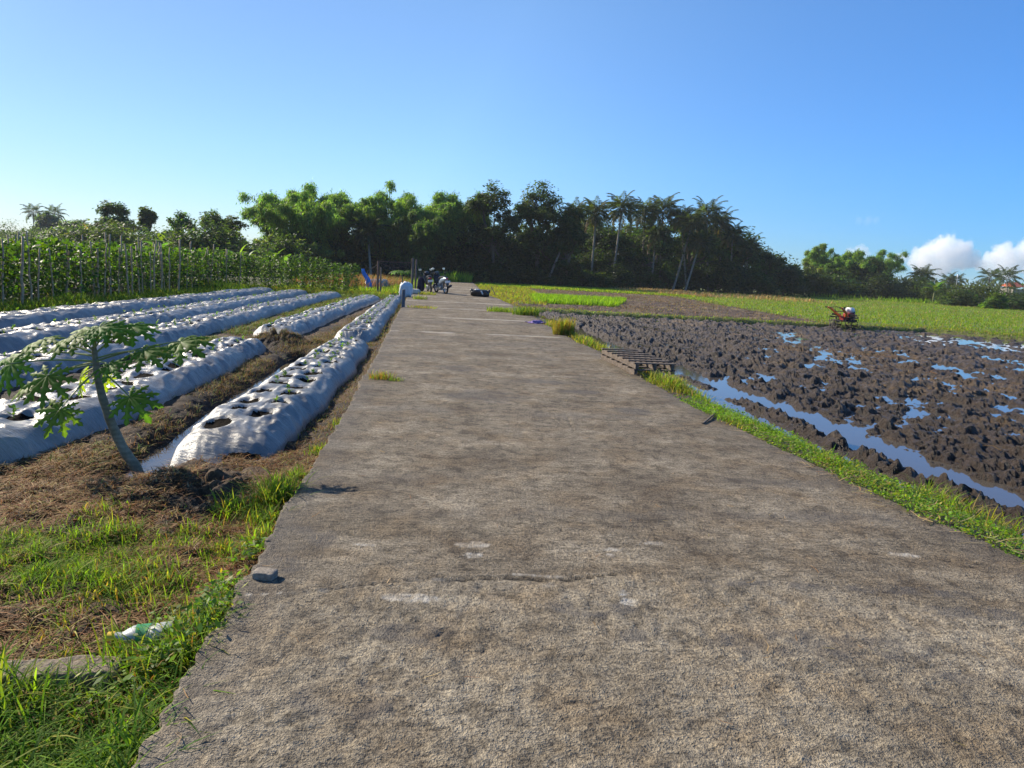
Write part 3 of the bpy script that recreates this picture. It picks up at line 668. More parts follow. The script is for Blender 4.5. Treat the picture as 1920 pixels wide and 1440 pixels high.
# seedlings growing out of the planting holes
rng = RS(77); seeds = []
def seedling_mesh(sd):
    r = RS(sd); lf = Leafy(); n = 9
    az = r.uniform(0, 6.28, n); el = r.uniform(.1, 1.0, n); d = np.stack([np.cos(az)*np.cos(el), np.sin(az)*np.cos(el), np.sin(el)], 1)
    pos = np.zeros((n, 3)); pos[:, 2] = r.uniform(.02, .10, n); nn = unit(np.cross(np.cross(d, [0, 0, 1.]), d)+r.normal(0, .2, (n, 3)))
    lf.kites(pos, d, nn, r.uniform(.05, .085, n), r.uniform(.025, .04, n), jit(r, (.14, .24, .04), n, .15))
    V, F = tube_np([(0, 0, -.05), (0, 0, .1)], [.004, .003], 4, False); lf.add(V, F, np.full((len(V), 3), (.12, .2, .05)))
    return lf.mesh('seedling', M_leaf)
sm = [seedling_mesh(i) for i in range(4)]
for k, (x, y, z, lb) in enumerate(SEEDSPOTS):
    if lb == 'x' or rng.rand() > .52: continue
    o = obj('seedling', sm[k % 4], loc=(x+rng.uniform(-.03, .03), y, z+.01), rz=rng.uniform(0, 6)); q = rng.uniform(.55, 1.0); o.scale = (q, q, q)
    tag(o, {'near roadside bed': 'tiny green seedling in a hole of the torn plastic bed nearest the road', 'far roadside bed': 'tiny green seedling in the narrow plastic bed running to the short post',
            'second near bed': 'tiny green seedling in the plastic bed behind the papaya stem', 'second far bed': 'tiny green seedling in the bed behind the heap of dug earth',
            'third bed': 'tiny green seedling in the third plastic bed from the road', 'fourth bed': 'tiny green seedling in the fourth plastic bed from the road', 'bed below the stakes': 'tiny green seedling in the plastic bed below the bean stakes'}[lb],
        'seedling', 'seedlings in the '+lb)
    seeds.append(o)
print('seedlings', len(seeds))

# ------------------------------------------------------------------ papaya in front
def papaya_leaf(Lc, rng, lobes=9, droop=.35, col=(.060, .125, .018)):
    """palmate, deeply cut leaf: hub at origin, middle lobe along +x, upper side +z"""
    V = []; Q = []; T = []; C = []; n = 0
    for i in range(lobes):
        th = math.radians(-148+296*i/(lobes-1))+rng.uniform(-.05, .05); ln = Lc*(1-.50*(abs(th)/2.6)**1.3)*rng.uniform(.92, 1.05)
        t = np.array([0, .12, .26, .36, .44, .53, .60, .70, .76, .87, 1.0])
        wv = np.array([.012, .05, .10, .09, .225, .08, .07, .205, .06, .095, .0])*ln*rng.uniform(.9, 1.1)
        sw = np.array([0, 0, 0, 0, .06, 0, 0, .06, 0, 0, 0])*ln          # lobe tips swept forward
        k = len(t); up = rng.uniform(.0, .10)*ln
        for s in (-1, 0, 1):
            px = t*ln+(sw if s else 0); py = s*wv
            z = .05*ln*np.sin(np.clip(t*3, 0, 3.14))*(1 if s == 0 else 0)-.00*t-droop*ln*t**2.2+(up*0)
            z = z-(abs(s)*wv*.28)
            V.append(np.stack([px*math.cos(th)-py*math.sin(th), px*math.sin(th)+py*math.cos(th), z-.04*Lc*abs(math.sin(th))], 1))
        for j in range(k-1):
            for a, bb in ((0, k), (k, 2*k)): Q.append([n+a+j, n+bb+j, n+bb+j+1, n+a+j+1])
        c = np.array(col)*rng.uniform(.85, 1.15)
        cc = np.tile(c, (3*k, 1)); cc[k:2*k] = c*1.7+.01; C.append(cc); n += 3*k
    return np.concatenate(V), np.array(Q), np.concatenate(C)
def frame(a, nrm):
    a = unit(np.array(a, float)); nrm = np.array(nrm, float); y = unit(np.cross(nrm, a)); z = np.cross(a, y); return np.stack([a, y, z], 1)
def make_papaya():
    rng = RS(5); base = np.array([*P(262, 884, -.13), -.16]); D0 = base[1]
    root = thing('papaya_tree', 'young papaya tree with a curved grey green stem and broad lobed leaves at front left', 'tree', tuple(base))
    def w_(px, py, dy=0): return np.array(at(px, py, D0+dy))-base
    ctrl = [np.array([.02, 0, -.10]), w_(256, 876), w_(232, 845, -.02), w_(207, 790, -.02), w_(190, 740), w_(182, 700), w_(179, 672), w_(176, 650)]
    t = np.linspace(0, len(ctrl)-1, 36); tr = np.stack([np.interp(t, range(len(ctrl)), [c[k] for c in ctrl]) for k in range(3)], 1)
    for _ in range(3): tr[1:-1] = (tr[:-2]+2*tr[1:-1]+tr[2:])/4
    rad = np.interp(t, [0, 2, 5, 7], [.042, .034, .024, .016])*(1+.04*np.sin(t*22))
    V, F = tube_np(tr, rad, 14); nz = fbm(V[:, 2]*60, V[:, 0]*60, 9)-.5; V = V+unit(V-V.mean(0))*(nz*.004)[:, None]
    mb = MB(); mb.raw(V, F)
    m, nt, b = newmat('papaya_stem'); v = ocoord(nt); n1 = noise(nt, v, 14, 5, .7); wv = nt.nodes.new('ShaderNodeTexWave'); wv.bands_direction = 'Z'; wv.inputs['Scale'].default_value = 9; wv.inputs['Distortion'].default_value = 4; L(nt, v, wv.inputs[0])
    c = ramp(nt, n1, [(.3, (.13, .115, .065)), (.5, (.19, .165, .105)), (.72, (.26, .23, .165))]).outputs[0]; c = mix(nt, .22, c, wv.outputs[0], 'MULTIPLY'); L(nt, c, b.inputs['Base Color']); b.inputs['Roughness'].default_value = .7; L(nt, bump(nt, n1, .6, .006), b.inputs['Normal'])
    mb.build('stem', m, root)
    top = tr[-1]; M_pet = flat_mat('papaya_petiole', (.20, .24, .08), .5, 0, .4, .15, 20)
    # (hub px,py,dy, tip px,py,dy, length, attach 0..1 along upper stem, normal)
    LV = [((88, 704), -.22, (66, 790), -.45, .25, .55, (-.1, -.9, .7)), ((112, 768), -.30, (66, 832), -.46, .22, .45, (0, -1, .5)),
          ((243, 744), -.12, (292, 806), -.30, .24, .50, (.2, -.8, .8)), ((338, 640), .10, (398, 664), -.12, .25, .62, (-.15, -.5, 1)),
          ((268, 656), -.05, (312, 690), -.25, .23, .72, (.1, -.6, 1)), ((20, 682), .0, (2, 745), -.12, .24, .60, (-.4, -.7, .7)),
          ((40, 664), .22, (-20, 690), .10, .25, .74, (-.3, -.4, 1)), ((82, 636), .15, (42, 662), -.05, .22, .84, (-.3, -.5, 1)),
          ((140, 632), -.02, (98, 660), -.18, .22, .92, (-.3, -.6, 1)), ((205, 614), .04, (246, 650), -.10, .22, .94, (.2, -.7, .9)),
          ((246, 612), .18, (296, 634), .06, .22, .86, (.1, -.5, 1)), ((150, 708), .22, (148, 735), .30, .17, .50, (0, -.6, .8)),
          ((205, 684), -.16, (232, 716), -.36, .19, .66, (.2, -.8, .7)),
          ((170, 618), .10, (150, 606), .26, .19, .98, (0, -.3, 1)), ((186, 612), -.10, (200, 640), -.28, .19, .97, (0, -.8, .8)),
          
          ((60, 720), .18, (20, 735), .25, .2, .6, (-.1, -.5, 1)), ((192, 708), .14, (200, 740), .12, .12, .5, (0, -1, .6))]
    for (h, dh, tp, dt, ln, at_, nr) in LV:
        hub = w_(h[0], h[1], dh); tip = w_(tp[0], tp[1], dt)
        att = tr[int(20+at_*15)] if at_ < 1 else top
        l = thing_part(root, 'leaf')
        V, Q, C = papaya_leaf(ln*1.04, rng, 9, rng.uniform(.12, .28), (.15, .19, .025) if ln < .18 else (.060*rng.uniform(.8, 1.3), .125, .018)); R = frame(tip-hub, nr); V = V @ R.T+hub
        o = obj('leaf_blade', None, None) if False else None
        me = mesh('leaf', V, [Q], [M_papaya], None, C, True); l.data = me
        mid = (att+hub)/2+np.array([0, 0, .06*np.linalg.norm(hub-att)]); V, F = tube_np(bez(att, mid, hub, 8), np.linspace(.0075, .0045, 8), 6)
        mb = MB(); mb.raw(V, F); mb.build('leaf_stalk', M_pet, l)
    return root
def thing_part(root, name):
    me = bpy.data.meshes.new(name); o = bpy.data.objects.new(name, me); COL.objects.link(o); o.parent = root; return o
PAP = make_papaya()
# ------------------------------------------------------------------ trees
def crown_leaves(lf, rng, lobes, nclump, nleaf, lsz, col, rc=.16, droop=.3, hue=.12):
    """lobes: (centre, radii). clumps of leaves over the lobes' surfaces"""
    vol = np.array([np.prod(l[1])**(2/3) for l in lobes]); vol /= vol.sum()
    for (c, r), f in zip(lobes, vol):
        c = np.array(c); r = np.array(r); n = max(4, int(nclump*f))
        d = rdir(rng, n); d[:, 2] = np.where(d[:, 2] < -.35, -d[:, 2]*.5, d[:, 2])
        k = rng.uniform(.55, 1.08, n)[:, None]
        cc = c+d*r*k; R = np.minimum(rc*r.mean(), .75)*rng.uniform(.7, 1.4, n)
        m = int(nleaf)
        pos = np.repeat(cc, m, 0)+np.clip(rng.normal(size=(n*m, 3)), -1.7, 1.7)*np.repeat(R, m)[:, None]*np.array([1, 1, .75])
        out = np.repeat(d, m, 0)
        nn = unit(out*.5+np.array([0, 0, .8])+rng.normal(0, .45, (n*m, 3)))
        dd = rng.normal(size=(n*m, 3))+out*.6-np.array([0, 0, droop]); dd = unit(dd-nn*np.sum(dd*nn, 1, keepdims=True))
        s = lsz*rng.uniform(.6, 1.3, n*m)
        base = np.repeat(jit(rng, col, n, .22, hue), m, 0)
        lf.kites(pos, dd, nn, s, s*rng.uniform(.45, .65, n*m), base*np.exp(rng.normal(0, .18, n*m))[:, None])
def limbs(mb, rng, H, lobes, r0, fork=.45, lean=(0, 0)):
    top = np.array([lean[0], lean[1], H*fork]); base = np.zeros(3)
    mid = top*.5+np.array([rng.uniform(-.04, .04)*H, rng.uniform(-.04, .04)*H, 0])
    mb.tube(np.vstack([[0, 0, -.4], bez(base, mid, top, 7)]), np.linspace(r0*1.15, r0*.65, 8), 8)
    for c, r in lobes:
        c = np.array(c); m2 = (top+c)/2+np.array([0, 0, -.08*H]); mb.tube(bez(top-np.array([0, 0, .02*H]), m2, c+np.array([0, 0, r[2]*.3]), 7), np.linspace(r0*.5, r0*.10, 7), 6)
        for _ in range(2):
            e = c+rdir(rng, 1)[0]*np.array(r)*.8; mb.tube(bez(m2, (m2+c)/2, e, 5), np.linspace(r0*.25, r0*.06, 5), 5)
def broad_tree(label, loc, H, W, seed, col=(.040, .062, .016), nlobe=7, shape='round', nclump=110, nleaf=60, lsz=None, group=None, low=.25, name='broadleaf_tree', fork=.4, cat='tree', trunk_r=None, droop=.3):
    rng = RS(seed); root = thing(name, label, cat, loc, 0, group); lobes = []
    for i in range(nlobe):
        if i == 0: lobes.append(((0, 0, H*.78), (W*.24, W*.24, H*.21)))
        else:
            a = i*2.4+rng.uniform(-.4, .4); zz = rng.uniform(low, .80); rr = W*.30*(1.05-.55*max(0, zz-.45)/.4)*rng.uniform(.7, 1.1)
            q = W*rng.uniform(.15, .23); lobes.append(((math.cos(a)*rr, math.sin(a)*rr, H*zz), (q, q, q*rng.uniform(.65, .9))))
    mb = MB(); limbs(mb, rng, H, lobes, trunk_r or H*.022, fork); mb.build('trunk', M_bark, root)
    lf = Leafy(); crown_leaves(lf, rng, lobes, nclump, nleaf, lsz or max(.20, H*.032), col, droop=droop)
    obj('crown', lf.mesh('crown', M_far), root); return root
def bush(label, loc, H, W, seed, col=(.040, .062, .016), nclump=55, nleaf=50, lsz=.25, group=None, name='shrub', cat='shrub', D=None):
    rng = RS(seed); root = thing(name, label, cat, loc, 0, group); lobes = []
    for i in range(6):
        a = rng.uniform(0, 6.28); rr = W*.30*rng.uniform(.1, 1); h = H*rng.uniform(.6, .95)*(1-.3*rr/(W*.3)); q = W*rng.uniform(.17, .25)
        lobes.append(((math.cos(a)*rr, math.sin(a)*rr*(D or W)/W, h*.62), (q, q, h*.5)))
    for i in range(4): lobes.append(((W*.36*math.cos(i*1.57+.5), W*.3*math.sin(i*1.57+.5), H*.16), (W*.22, W*.2, H*.2)))
    mb = MB()
    for c, r in lobes: mb.tube(bez((c[0]*.2, c[1]*.2, -.3), (c[0]*.5, c[1]*.5, c[2]*.6), c, 5), np.linspace(.06, .015, 5), 5)
    mb.build('stems', M_bark, root)
    lf = Leafy(); crown_leaves(lf, rng, lobes, nclump, nleaf, lsz, col, rc=.3); obj('foliage', lf.mesh('foliage', M_far), root); return root
def bamboo(label, loc, H, W, seed, culms=34, col=(.150, .235, .060), dens=1.0, group=None, lean=0.0, plume=1.0, lsz=.36):
    culms = int(culms*1.35); rng = RS(seed); root = thing('bamboo_clump', label, 'bamboo', loc, 0, group); mb = MB(); lf = Leafy(); P_, D_ = [], []
    for i in range(culms):
        a = rng.uniform(0, 6.28); f = math.sqrt(rng.uniform(0, 1)); h = H*rng.uniform(.72, 1.0)*(1-.20*f)
        out = np.array([math.cos(a), math.sin(a), 0]); b0 = out*W*.13*f; reach = W*.5*f*rng.uniform(.55, 1.0)
        p1 = b0+out*reach*.15+np.array([lean*.3*h, 0, h*.75]); p2 = b0+out*reach+np.array([lean*h, 0, h*rng.uniform(.84, .98)])
        c = bez(b0-np.array([0, 0, .3]), p1, p2, 12); tip = bez(c[-1], c[-1]+(c[-1]-c[-2])*.5, c[-1]+out*h*.05-np.array([0, 0, h*.05*plume]), 5)[1:]
        c = np.vstack([c, tip]); mb.tube(c, np.linspace(.05, .010, len(c)), 5, cap=False)
        nsp = int(54*dens); ts = 1-rng.uniform(0, 1, nsp)**1.15*.86
        q = np.stack([np.interp(ts, np.linspace(0, 1, len(c)), c[:, k]) for k in range(3)], 1)
        sd = rdir(rng, nsp)+out*.5; sd[:, 2] *= .5; sl = H*.062*rng.uniform(.3, 1.3, nsp)*(1.3-.7*ts)
        e = q+unit(sd)*sl[:, None]; P_.append(e); D_.append(unit(sd))
    e = np.concatenate(P_); sd = np.concatenate(D_); m = 20; n = len(e)
    rr = rng.uniform(0, 1.3, (n, m)); pos = (np.repeat(e, m, 0)-np.repeat(sd, m, 0)*(rr.ravel()*H*.04)[:, None])+np.clip(rng.normal(0, H*.018, (n*m, 3)), -H*.032, H*.032)
    d = unit(np.repeat(sd, m, 0)*.5+rng.normal(0, .5, (n*m, 3))+np.array([0, 0, -.75])); nn = unit(np.cross(np.cross(d, [0, 0, 1.]), d)+rng.normal(0, .35, (n*m, 3)))
    base = np.repeat(jit(rng, col, n, .25, .13), m, 0); s = lsz*rng.uniform(.6, 1.25, n*m)
    lf.kites(pos, d, nn, s, s*.24, base*np.exp(rng.normal(0, .15, n*m))[:, None])
    m_c = M_culm; mb.build('culms', m_c, root); obj('foliage', lf.mesh('foliage', M_far), root); return root
M_culm = flat_mat('bamboo_culm', (.12, .14, .05), .5, 0, .4, .3, 6)
def palm_crown(rng, n, fl, col, lw=.055, hang=0):
    lf = Leafy(); mb_v = []
    for i in range(n):
        a = i*2.399+rng.uniform(-.2, .2); el = math.radians(np.interp(i/(n-1), [0, 1], [80, -28]))+rng.uniform(-.12, .12); L_ = fl*rng.uniform(.8, 1.08)
        out = np.array([math.cos(a), math.sin(a), 0]); t = np.linspace(0, 1, 14)
        # arching midrib
        ang = el-(1.0+.5*math.cos(el))*t**1.3*rng.uniform(.75, 1.05); dx = np.cumsum(np.cos(ang))*L_/14; dz = np.cumsum(np.sin(ang))*L_/14
        p = out*dx[:, None]+np.array([0, 0, 1.])*dz[:, None]; T = unit(np.gradient(p, axis=0)); side = np.array([-math.sin(a), math.cos(a), 0])
        c0 = np.array(col)*math.exp(rng.normal(0, .2))
        if i > n-3 and hang: c0 = np.array((.16, .11, .05))
        V, F = tube_np(p, np.linspace(.045, .012, 14), 4, False); lf.add(V, F, np.tile(np.array((.10, .10, .04)), (len(V), 1)))
        k = 30; ts = np.linspace(.16, 1, k); q = np.stack([np.interp(ts, t, p[:, j]) for j in range(3)], 1); tq = np.stack([np.interp(ts, t, T[:, j]) for j in range(3)], 1)
        ll = fl*.30*np.sin(np.clip(ts*1.0+.25, 0, 1)*math.pi*.86+.2)+.12
        for s in (-1, 1):
            d = unit(side*s*.9+tq*.75-np.array([0, 0, .55])+rng.normal(0, .12, (k, 3))); nn = unit(np.cross(d, tq)*s+rng.normal(0, .2, (k, 3)))
            lf.kites(q, d, nn, ll*rng.uniform(.85, 1.1, k), np.full(k, lw*fl/2.2), jit(rng, c0, k, .15, .08))
    return lf
def palm(label, base, top, seed, fl=2.3, n=24, col=(.045, .062, .022), group=None, hang=1, r=.13, bend=.12):
    rng = RS(seed); base = np.array(base); top = np.array(top)-base; root = thing('coconut_palm', label, 'palm tree', tuple(base), 0, group)
    mid = top*np.array([.75, .75, .45])*1.0; mid[:2] -= top[:2]*bend*2
    pts = bez((0, 0, -.3), mid, top, 16); mb = MB(); mb.tube(pts, np.interp(np.linspace(0, 1, 16), [0, .06, .12, 1], [r*1.5, r*1.15, r, r*.72]), 8); mb.build('trunk', M_palmbark, root)
    lf = palm_crown(rng, n, fl, col, hang=hang); o = obj('crown', lf.mesh('crown', M_far), root); o.location = tuple(top)
    if hang:
        mb = MB()
        for i in range(7):
            a = i*.9; V, F = tube_np([(0, 0, .10), (0, 0, .05), (0, 0, -.05), (0, 0, -.10)], [.02, .095, .10, .03], 7); mb.raw(V+np.array([math.cos(a)*.22, math.sin(a)*.22, -.18-.05*(i % 2)]), F)
        c = mb.build('coconuts', flat_mat('coconut_husk', (.16, .13, .05), .6, 0, .3, .2, 8) if 'coconut_husk' not in bpy.data.materials else bpy.data.materials['coconut_husk'], root); c.location = tuple(top)
    return root
def banana(label, loc, H, seed, col=(.075, .125, .025), n=9, group=None):
    rng = RS(seed); root = thing('banana_plant', label, 'banana plant', loc, 0, group); mb = MB(); hs = H*.5
    mb.tube([(0, 0, -.2), (0, 0, hs*.5), (.02, 0, hs)], [.12*H/3, .10*H/3, .06*H/3], 8); mb.build('stem', flat_mat('banana_stem', (.14, .15, .06), .6, 0, .3, .3, 6) if 'banana_stem' not in bpy.data.materials else bpy.data.materials['banana_stem'], root)
    for i in range(n):
        a = i*2.4+rng.uniform(-.3, .3); el = rng.uniform(.6, 1.4); L_ = H*.62*rng.uniform(.75, 1.1); t = np.linspace(0, 1, 12); ang = el-(1.5*t**1.6)*rng.uniform(.4, 1.0)
        out = np.array([math.cos(a), math.sin(a), 0]); p = out*(np.cumsum(np.cos(ang))*L_/12)[:, None]+np.array([0, 0, 1.])*(np.cumsum(np.sin(ang))*L_/12)[:, None]+np.array([0, 0, hs*.95])
        sd = np.array([-math.sin(a), math.cos(a), 0]); wv = L_*.15*np.sin(np.clip((t-.12)/.88, 0, 1)**.7*math.pi)+.012
        V = np.concatenate([p-sd*wv[:, None]+np.array([0, 0, 1])*wv[:, None]*.35, p, p+sd*wv[:, None]+np.array([0, 0, 1])*wv[:, None]*.35]); k = 12
        Q = [[j, k+j, k+j+1, j+1] for j in range(k-1)]+[[k+j, 2*k+j, 2*k+j+1, k+j+1] for j in range(k-1)]
        c = jit(rng, col, 1, .2)[0]; C = np.tile(c, (3*k, 1)); C[k:2*k] = c*1.5
        obj('leaf', mesh('leaf', V, [np.array(Q)], [M_far], None, C, True), root)
    return root
def gz(x, y): return -.15
def tree_pos(px, D): q = at(px, hz(px), D); return (q.x, D, -.2)
def span(px0, px1, D): return abs(at(px1, hz(px1), D).x-at(px0, hz(px0), D).x)
def hgt(px, py, D): return at(px, py, D).z+.2
GT = 'trees of the dark wood at the end of the road'
# bamboo masses, left to right
for k, (px, py, x0, x1, D, cu, lab, extra) in enumerate([
    (585, 348, 490, 690, 76, 56, 'tallest light green bamboo clump at the left end of the dark wood', {}),
    (528, 362, 500, 575, 78, 12, 'small drooping bamboo plume leaning out left of the tallest clump', dict(lean=-.10, dens=1.1)),
    (636, 331, 610, 668, 80, 8, 'single tall bamboo tuft rising above the tallest clump', {}),
    (560, 440, 490, 640, 73, 26, 'low yellowish bamboo growing in front of the tallest clump', dict(col=(.19, .22, .055))),
    (725, 352, 655, 805, 78, 46, 'bright green bamboo clump behind the lone slanting palm', {}),
    (835, 352, 790, 880, 80, 30, 'feathery bamboo clump left of the two dark round trees', dict(col=(.14, .22, .055))),
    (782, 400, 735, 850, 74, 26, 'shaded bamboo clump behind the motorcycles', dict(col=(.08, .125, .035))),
    (880, 360, 855, 920, 82, 16, 'thin pale bamboo showing between the feathery clump and the dark trees', dict(col=(.17, .25, .07))),
    (1580, 462, 1525, 1650, 116, 40, 'bamboo clump in the middle of the separate grove on the right', {}),
    (1528, 458, 1500, 1560, 117, 16, 'pale bamboo plume at the left of the separate right hand grove', dict(col=(.15, .21, .055))),
    (1648, 462, 1612, 1672, 119, 12, 'thin open bamboo at the right edge of the separate grove', dict(dens=.8, lean=.04)),
    (1500, 490, 1462, 1535, 115, 20, 'low olive bamboo at the left foot of the separate grove', dict(col=(.14, .165, .05)))]):
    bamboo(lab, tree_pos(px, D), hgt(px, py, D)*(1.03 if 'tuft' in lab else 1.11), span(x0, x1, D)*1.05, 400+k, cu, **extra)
# dark broadleaf trees of the wood
for k, (px, py, x0, x1, D, col, lab, kw) in enumerate([
    (922, 342, 870, 985, 78, (.030, .046, .016), 'dark rounded broadleaf tree straight above the end of the road', dict(nclump=300, nleaf=60, low=.12, nl=15)),
    (1008, 345, 950, 1075, 79, (.030, .044, .015), 'broadest dark rounded tree, left of the palms', dict(nclump=380, nleaf=60, low=.12, nl=17)),
    (1062, 398, 1030, 1105, 78, (.030, .046, .016), 'smaller dark tree at the right shoulder of the broadest dark tree', dict(nclump=200, low=.12, nl=12)),
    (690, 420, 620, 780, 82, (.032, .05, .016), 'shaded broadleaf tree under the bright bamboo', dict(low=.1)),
    (1290, 408, 1230, 1350, 96, (.034, .054, .016), 'leafy tree filling the gap under the right hand palms', dict(low=.1)),
    (1215, 418, 1150, 1280, 92, (.034, .056, .018), 'green broadleaf tree below the tallest palm', dict(low=.1)),
    (1370, 436, 1310, 1430, 98, (.034, .052, .016), 'dark bushy tree near the right end of the wood', dict(low=.1)),
    (1105, 412, 1070, 1160, 93, (.032, .048, .016), 'shaded tree closing the gap left of the tallest palm', dict(low=.1)),
    (1180, 420, 1130, 1240, 97, (.034, .052, .017), 'tree behind the trunk of the tallest palm', dict(low=.1)),
    (1258, 412, 1205, 1310, 100, (.032, .050, .016), 'tree behind the middle of the palm row', dict(low=.1)),
    (1335, 418, 1285, 1385, 101, (.034, .052, .016), 'tree behind the big crowned palm', dict(low=.1)),
    (1440, 470, 1390, 1490, 100, (.030, .046, .015), 'last dark tree at the right end of the wood', dict(low=.1)),
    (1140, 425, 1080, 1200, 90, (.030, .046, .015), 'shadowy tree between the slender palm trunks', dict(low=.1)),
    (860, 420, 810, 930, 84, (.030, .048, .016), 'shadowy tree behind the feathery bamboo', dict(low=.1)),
    (1620, 490, 1570, 1672, 113, (.028, .042, .015), 'dark broadleaf tree on the right of the separate grove', dict(low=.12)),
    (1560, 505, 1510, 1610, 112, (.036, .055, .018), 'rounded green tree at the foot of the separate grove', dict(low=.1)),
    # left background
    (215, 378, 165, 250, 82, (.050, .074, .028), 'tall bushy tree behind the left part of the bean stakes', dict(low=.1)),
    (280, 382, 258, 305, 80, (.045, .06, .024), 'slim tree with a round flat topped crown behind the stakes', dict(low=.62, nclump=70, fork=.55)),
    (245, 415, 190, 310, 78, (.040, .058, .02), 'broad dark tree between the tall bushy and the flat topped tree', dict(low=.15)),
    (338, 402, 305, 385, 66, (.050, .082, .022), 'round green tree behind the middle of the bean stakes', dict(low=.15)),
    (400, 398, 370, 440, 72, (.055, .085, .025), 'lighter feathery tree right of the round green tree', dict(low=.2)),
    (440, 405, 405, 470, 76, (.045, .062, .022), 'thin spreading tree with open crown beside the gap of sky', dict(low=.45, nclump=60)),
    (150, 415, 90, 215, 100, (.055, .078, .035), 'pale low tree left of the tall bushy tree', dict(low=.15)),
    (92, 400, 66, 122, 170, (.06, .08, .05), 'hazy distant tree between two small palms', dict(low=.2)),
    (505, 440, 470, 545, 88, (.06, .09, .03), 'thin light tree in the gap left of the bamboo', dict(low=.3, nclump=45))]):
    H = hgt(px, py, D); W = span(x0, x1, D)
    kw = dict(kw); nl = kw.pop('nl', 11 if W > 5 else 8); col = tuple(1.7*q for q in col)
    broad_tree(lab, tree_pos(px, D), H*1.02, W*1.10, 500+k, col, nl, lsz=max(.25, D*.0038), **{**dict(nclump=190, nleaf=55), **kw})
# understorey filling the foot of the wood
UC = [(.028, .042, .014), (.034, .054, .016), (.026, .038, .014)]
ub = []
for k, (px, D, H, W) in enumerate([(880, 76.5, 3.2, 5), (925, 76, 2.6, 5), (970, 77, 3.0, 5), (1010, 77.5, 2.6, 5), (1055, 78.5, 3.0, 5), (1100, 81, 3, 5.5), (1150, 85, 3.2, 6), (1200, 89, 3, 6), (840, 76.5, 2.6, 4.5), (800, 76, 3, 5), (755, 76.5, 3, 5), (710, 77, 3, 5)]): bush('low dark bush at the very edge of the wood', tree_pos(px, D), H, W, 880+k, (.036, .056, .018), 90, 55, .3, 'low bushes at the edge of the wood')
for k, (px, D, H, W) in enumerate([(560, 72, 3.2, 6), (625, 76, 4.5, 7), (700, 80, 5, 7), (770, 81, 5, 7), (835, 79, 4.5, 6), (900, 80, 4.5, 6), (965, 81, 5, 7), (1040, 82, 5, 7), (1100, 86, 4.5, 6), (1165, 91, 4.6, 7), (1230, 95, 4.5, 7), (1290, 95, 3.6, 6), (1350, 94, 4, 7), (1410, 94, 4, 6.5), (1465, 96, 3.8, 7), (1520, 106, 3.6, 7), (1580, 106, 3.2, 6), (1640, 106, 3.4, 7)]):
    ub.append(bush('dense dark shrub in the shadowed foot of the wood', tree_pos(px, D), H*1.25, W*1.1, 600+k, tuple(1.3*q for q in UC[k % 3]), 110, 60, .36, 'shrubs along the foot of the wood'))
for k, (px, D, H, W) in enumerate([(600, 90, 7.5, 9), (740, 92, 8, 10), (820, 92, 7.5, 8), (900, 92, 8, 9), (980, 93, 8, 9), (1060, 94, 7.5, 9), (1120, 100, 6.5, 9), (1200, 104, 6.5, 9), (1290, 106, 6.5, 9), (1370, 108, 6, 9), (1440, 110, 5, 8), (1600, 124, 5, 9)]):
    bush('tall dark thicket standing deep inside the wood', tree_pos(px, D), H*(1.1 if px < 1000 else (1.75 if px < 1400 else 1.45)), W*1.15, 650+k, (.034, .05, .018), 150, 60, .5, 'thickets deep in the wood', 'thicket', 'thicket')
# palms: (crown px,py, base px, D, frond length, label)
for k, (px, py, bx, D, fl, lab) in enumerate([
    (690, 436, 697, 73, 2.3, 'lone coconut palm with a slanting trunk in front of the bamboo'),
    (1062, 440, 1022, 77, 1.9, 'leaning palm with a pale slanted trunk in front of the dark trees'),
    (1078, 400, 1062, 79, 2.0, 'narrow palm rising at the right shoulder of the dark trees'),
    (1118, 400, 1108, 84, 2.5, 'left one of the three palms standing against the sky beside the dark trees'),
    (1166, 393, 1147, 86, 2.8, 'tallest palm of the wood with a full crown and pale trunk'),
    (1209, 400, 1205, 92, 2.7, 'palm just right of the tallest one'),
    (1243, 396, 1238, 94, 2.9, 'palm with upright fronds in the middle of the palm row'),
    (1278, 408, 1290, 93, 2.4, 'shorter palm with yellowing fronds in the palm row'),
    (1298, 418, 1262, 90, 2.3, 'palm with a bent trunk leaning right in the palm row'),
    (1326, 406, 1330, 95, 3.0, 'big crowned palm near the right end of the palm row'),
    (1352, 418, 1352, 97, 2.5, 'palm with wind swept fronds at the right of the palm row'),
    (1374, 440, 1370, 96, 2.2, 'lower palm on the falling right edge of the palm row'),
    (1402, 466, 1402, 97, 2.5, 'last palm on the right, well below the others'),
    (1312, 455, 1285, 89, 2.2, 'low leaning palm with hanging dry fronds before the leafy tree'),
    (1230, 440, 1222, 90, 2.3, 'half hidden palm below the palm row'),
    (62, 398, 64, 175, 3.2, 'small hazy palm at the far left'),
    (102, 402, 104, 172, 3.2, 'second hazy palm beside the distant tree'),
    (1728, 520, 1740, 118, 2.8, 'untidy palm behind the right hand hedge'),
    (1794, 527, 1796, 150, 2.4, 'small palm beside the white topped pole'),
    (1855, 520, 1858, 140, 3.0, 'left palm of the pair at the far right'),
    (1888, 522, 1892, 130, 3.4, 'right palm of the pair at the far right'),
    (1778, 525, 1776, 150, 2.2, 'small distant palm left of the white topped pole')]):
    b0 = tree_pos(bx, D); palm(lab, b0, tuple(at(px, py, D+.3)), 700+k, fl*1.08, 34 if D < 120 else 20, (.045, .060, .022) if D < 120 else (.05, .07, .035), None, 1 if D < 120 else 0)
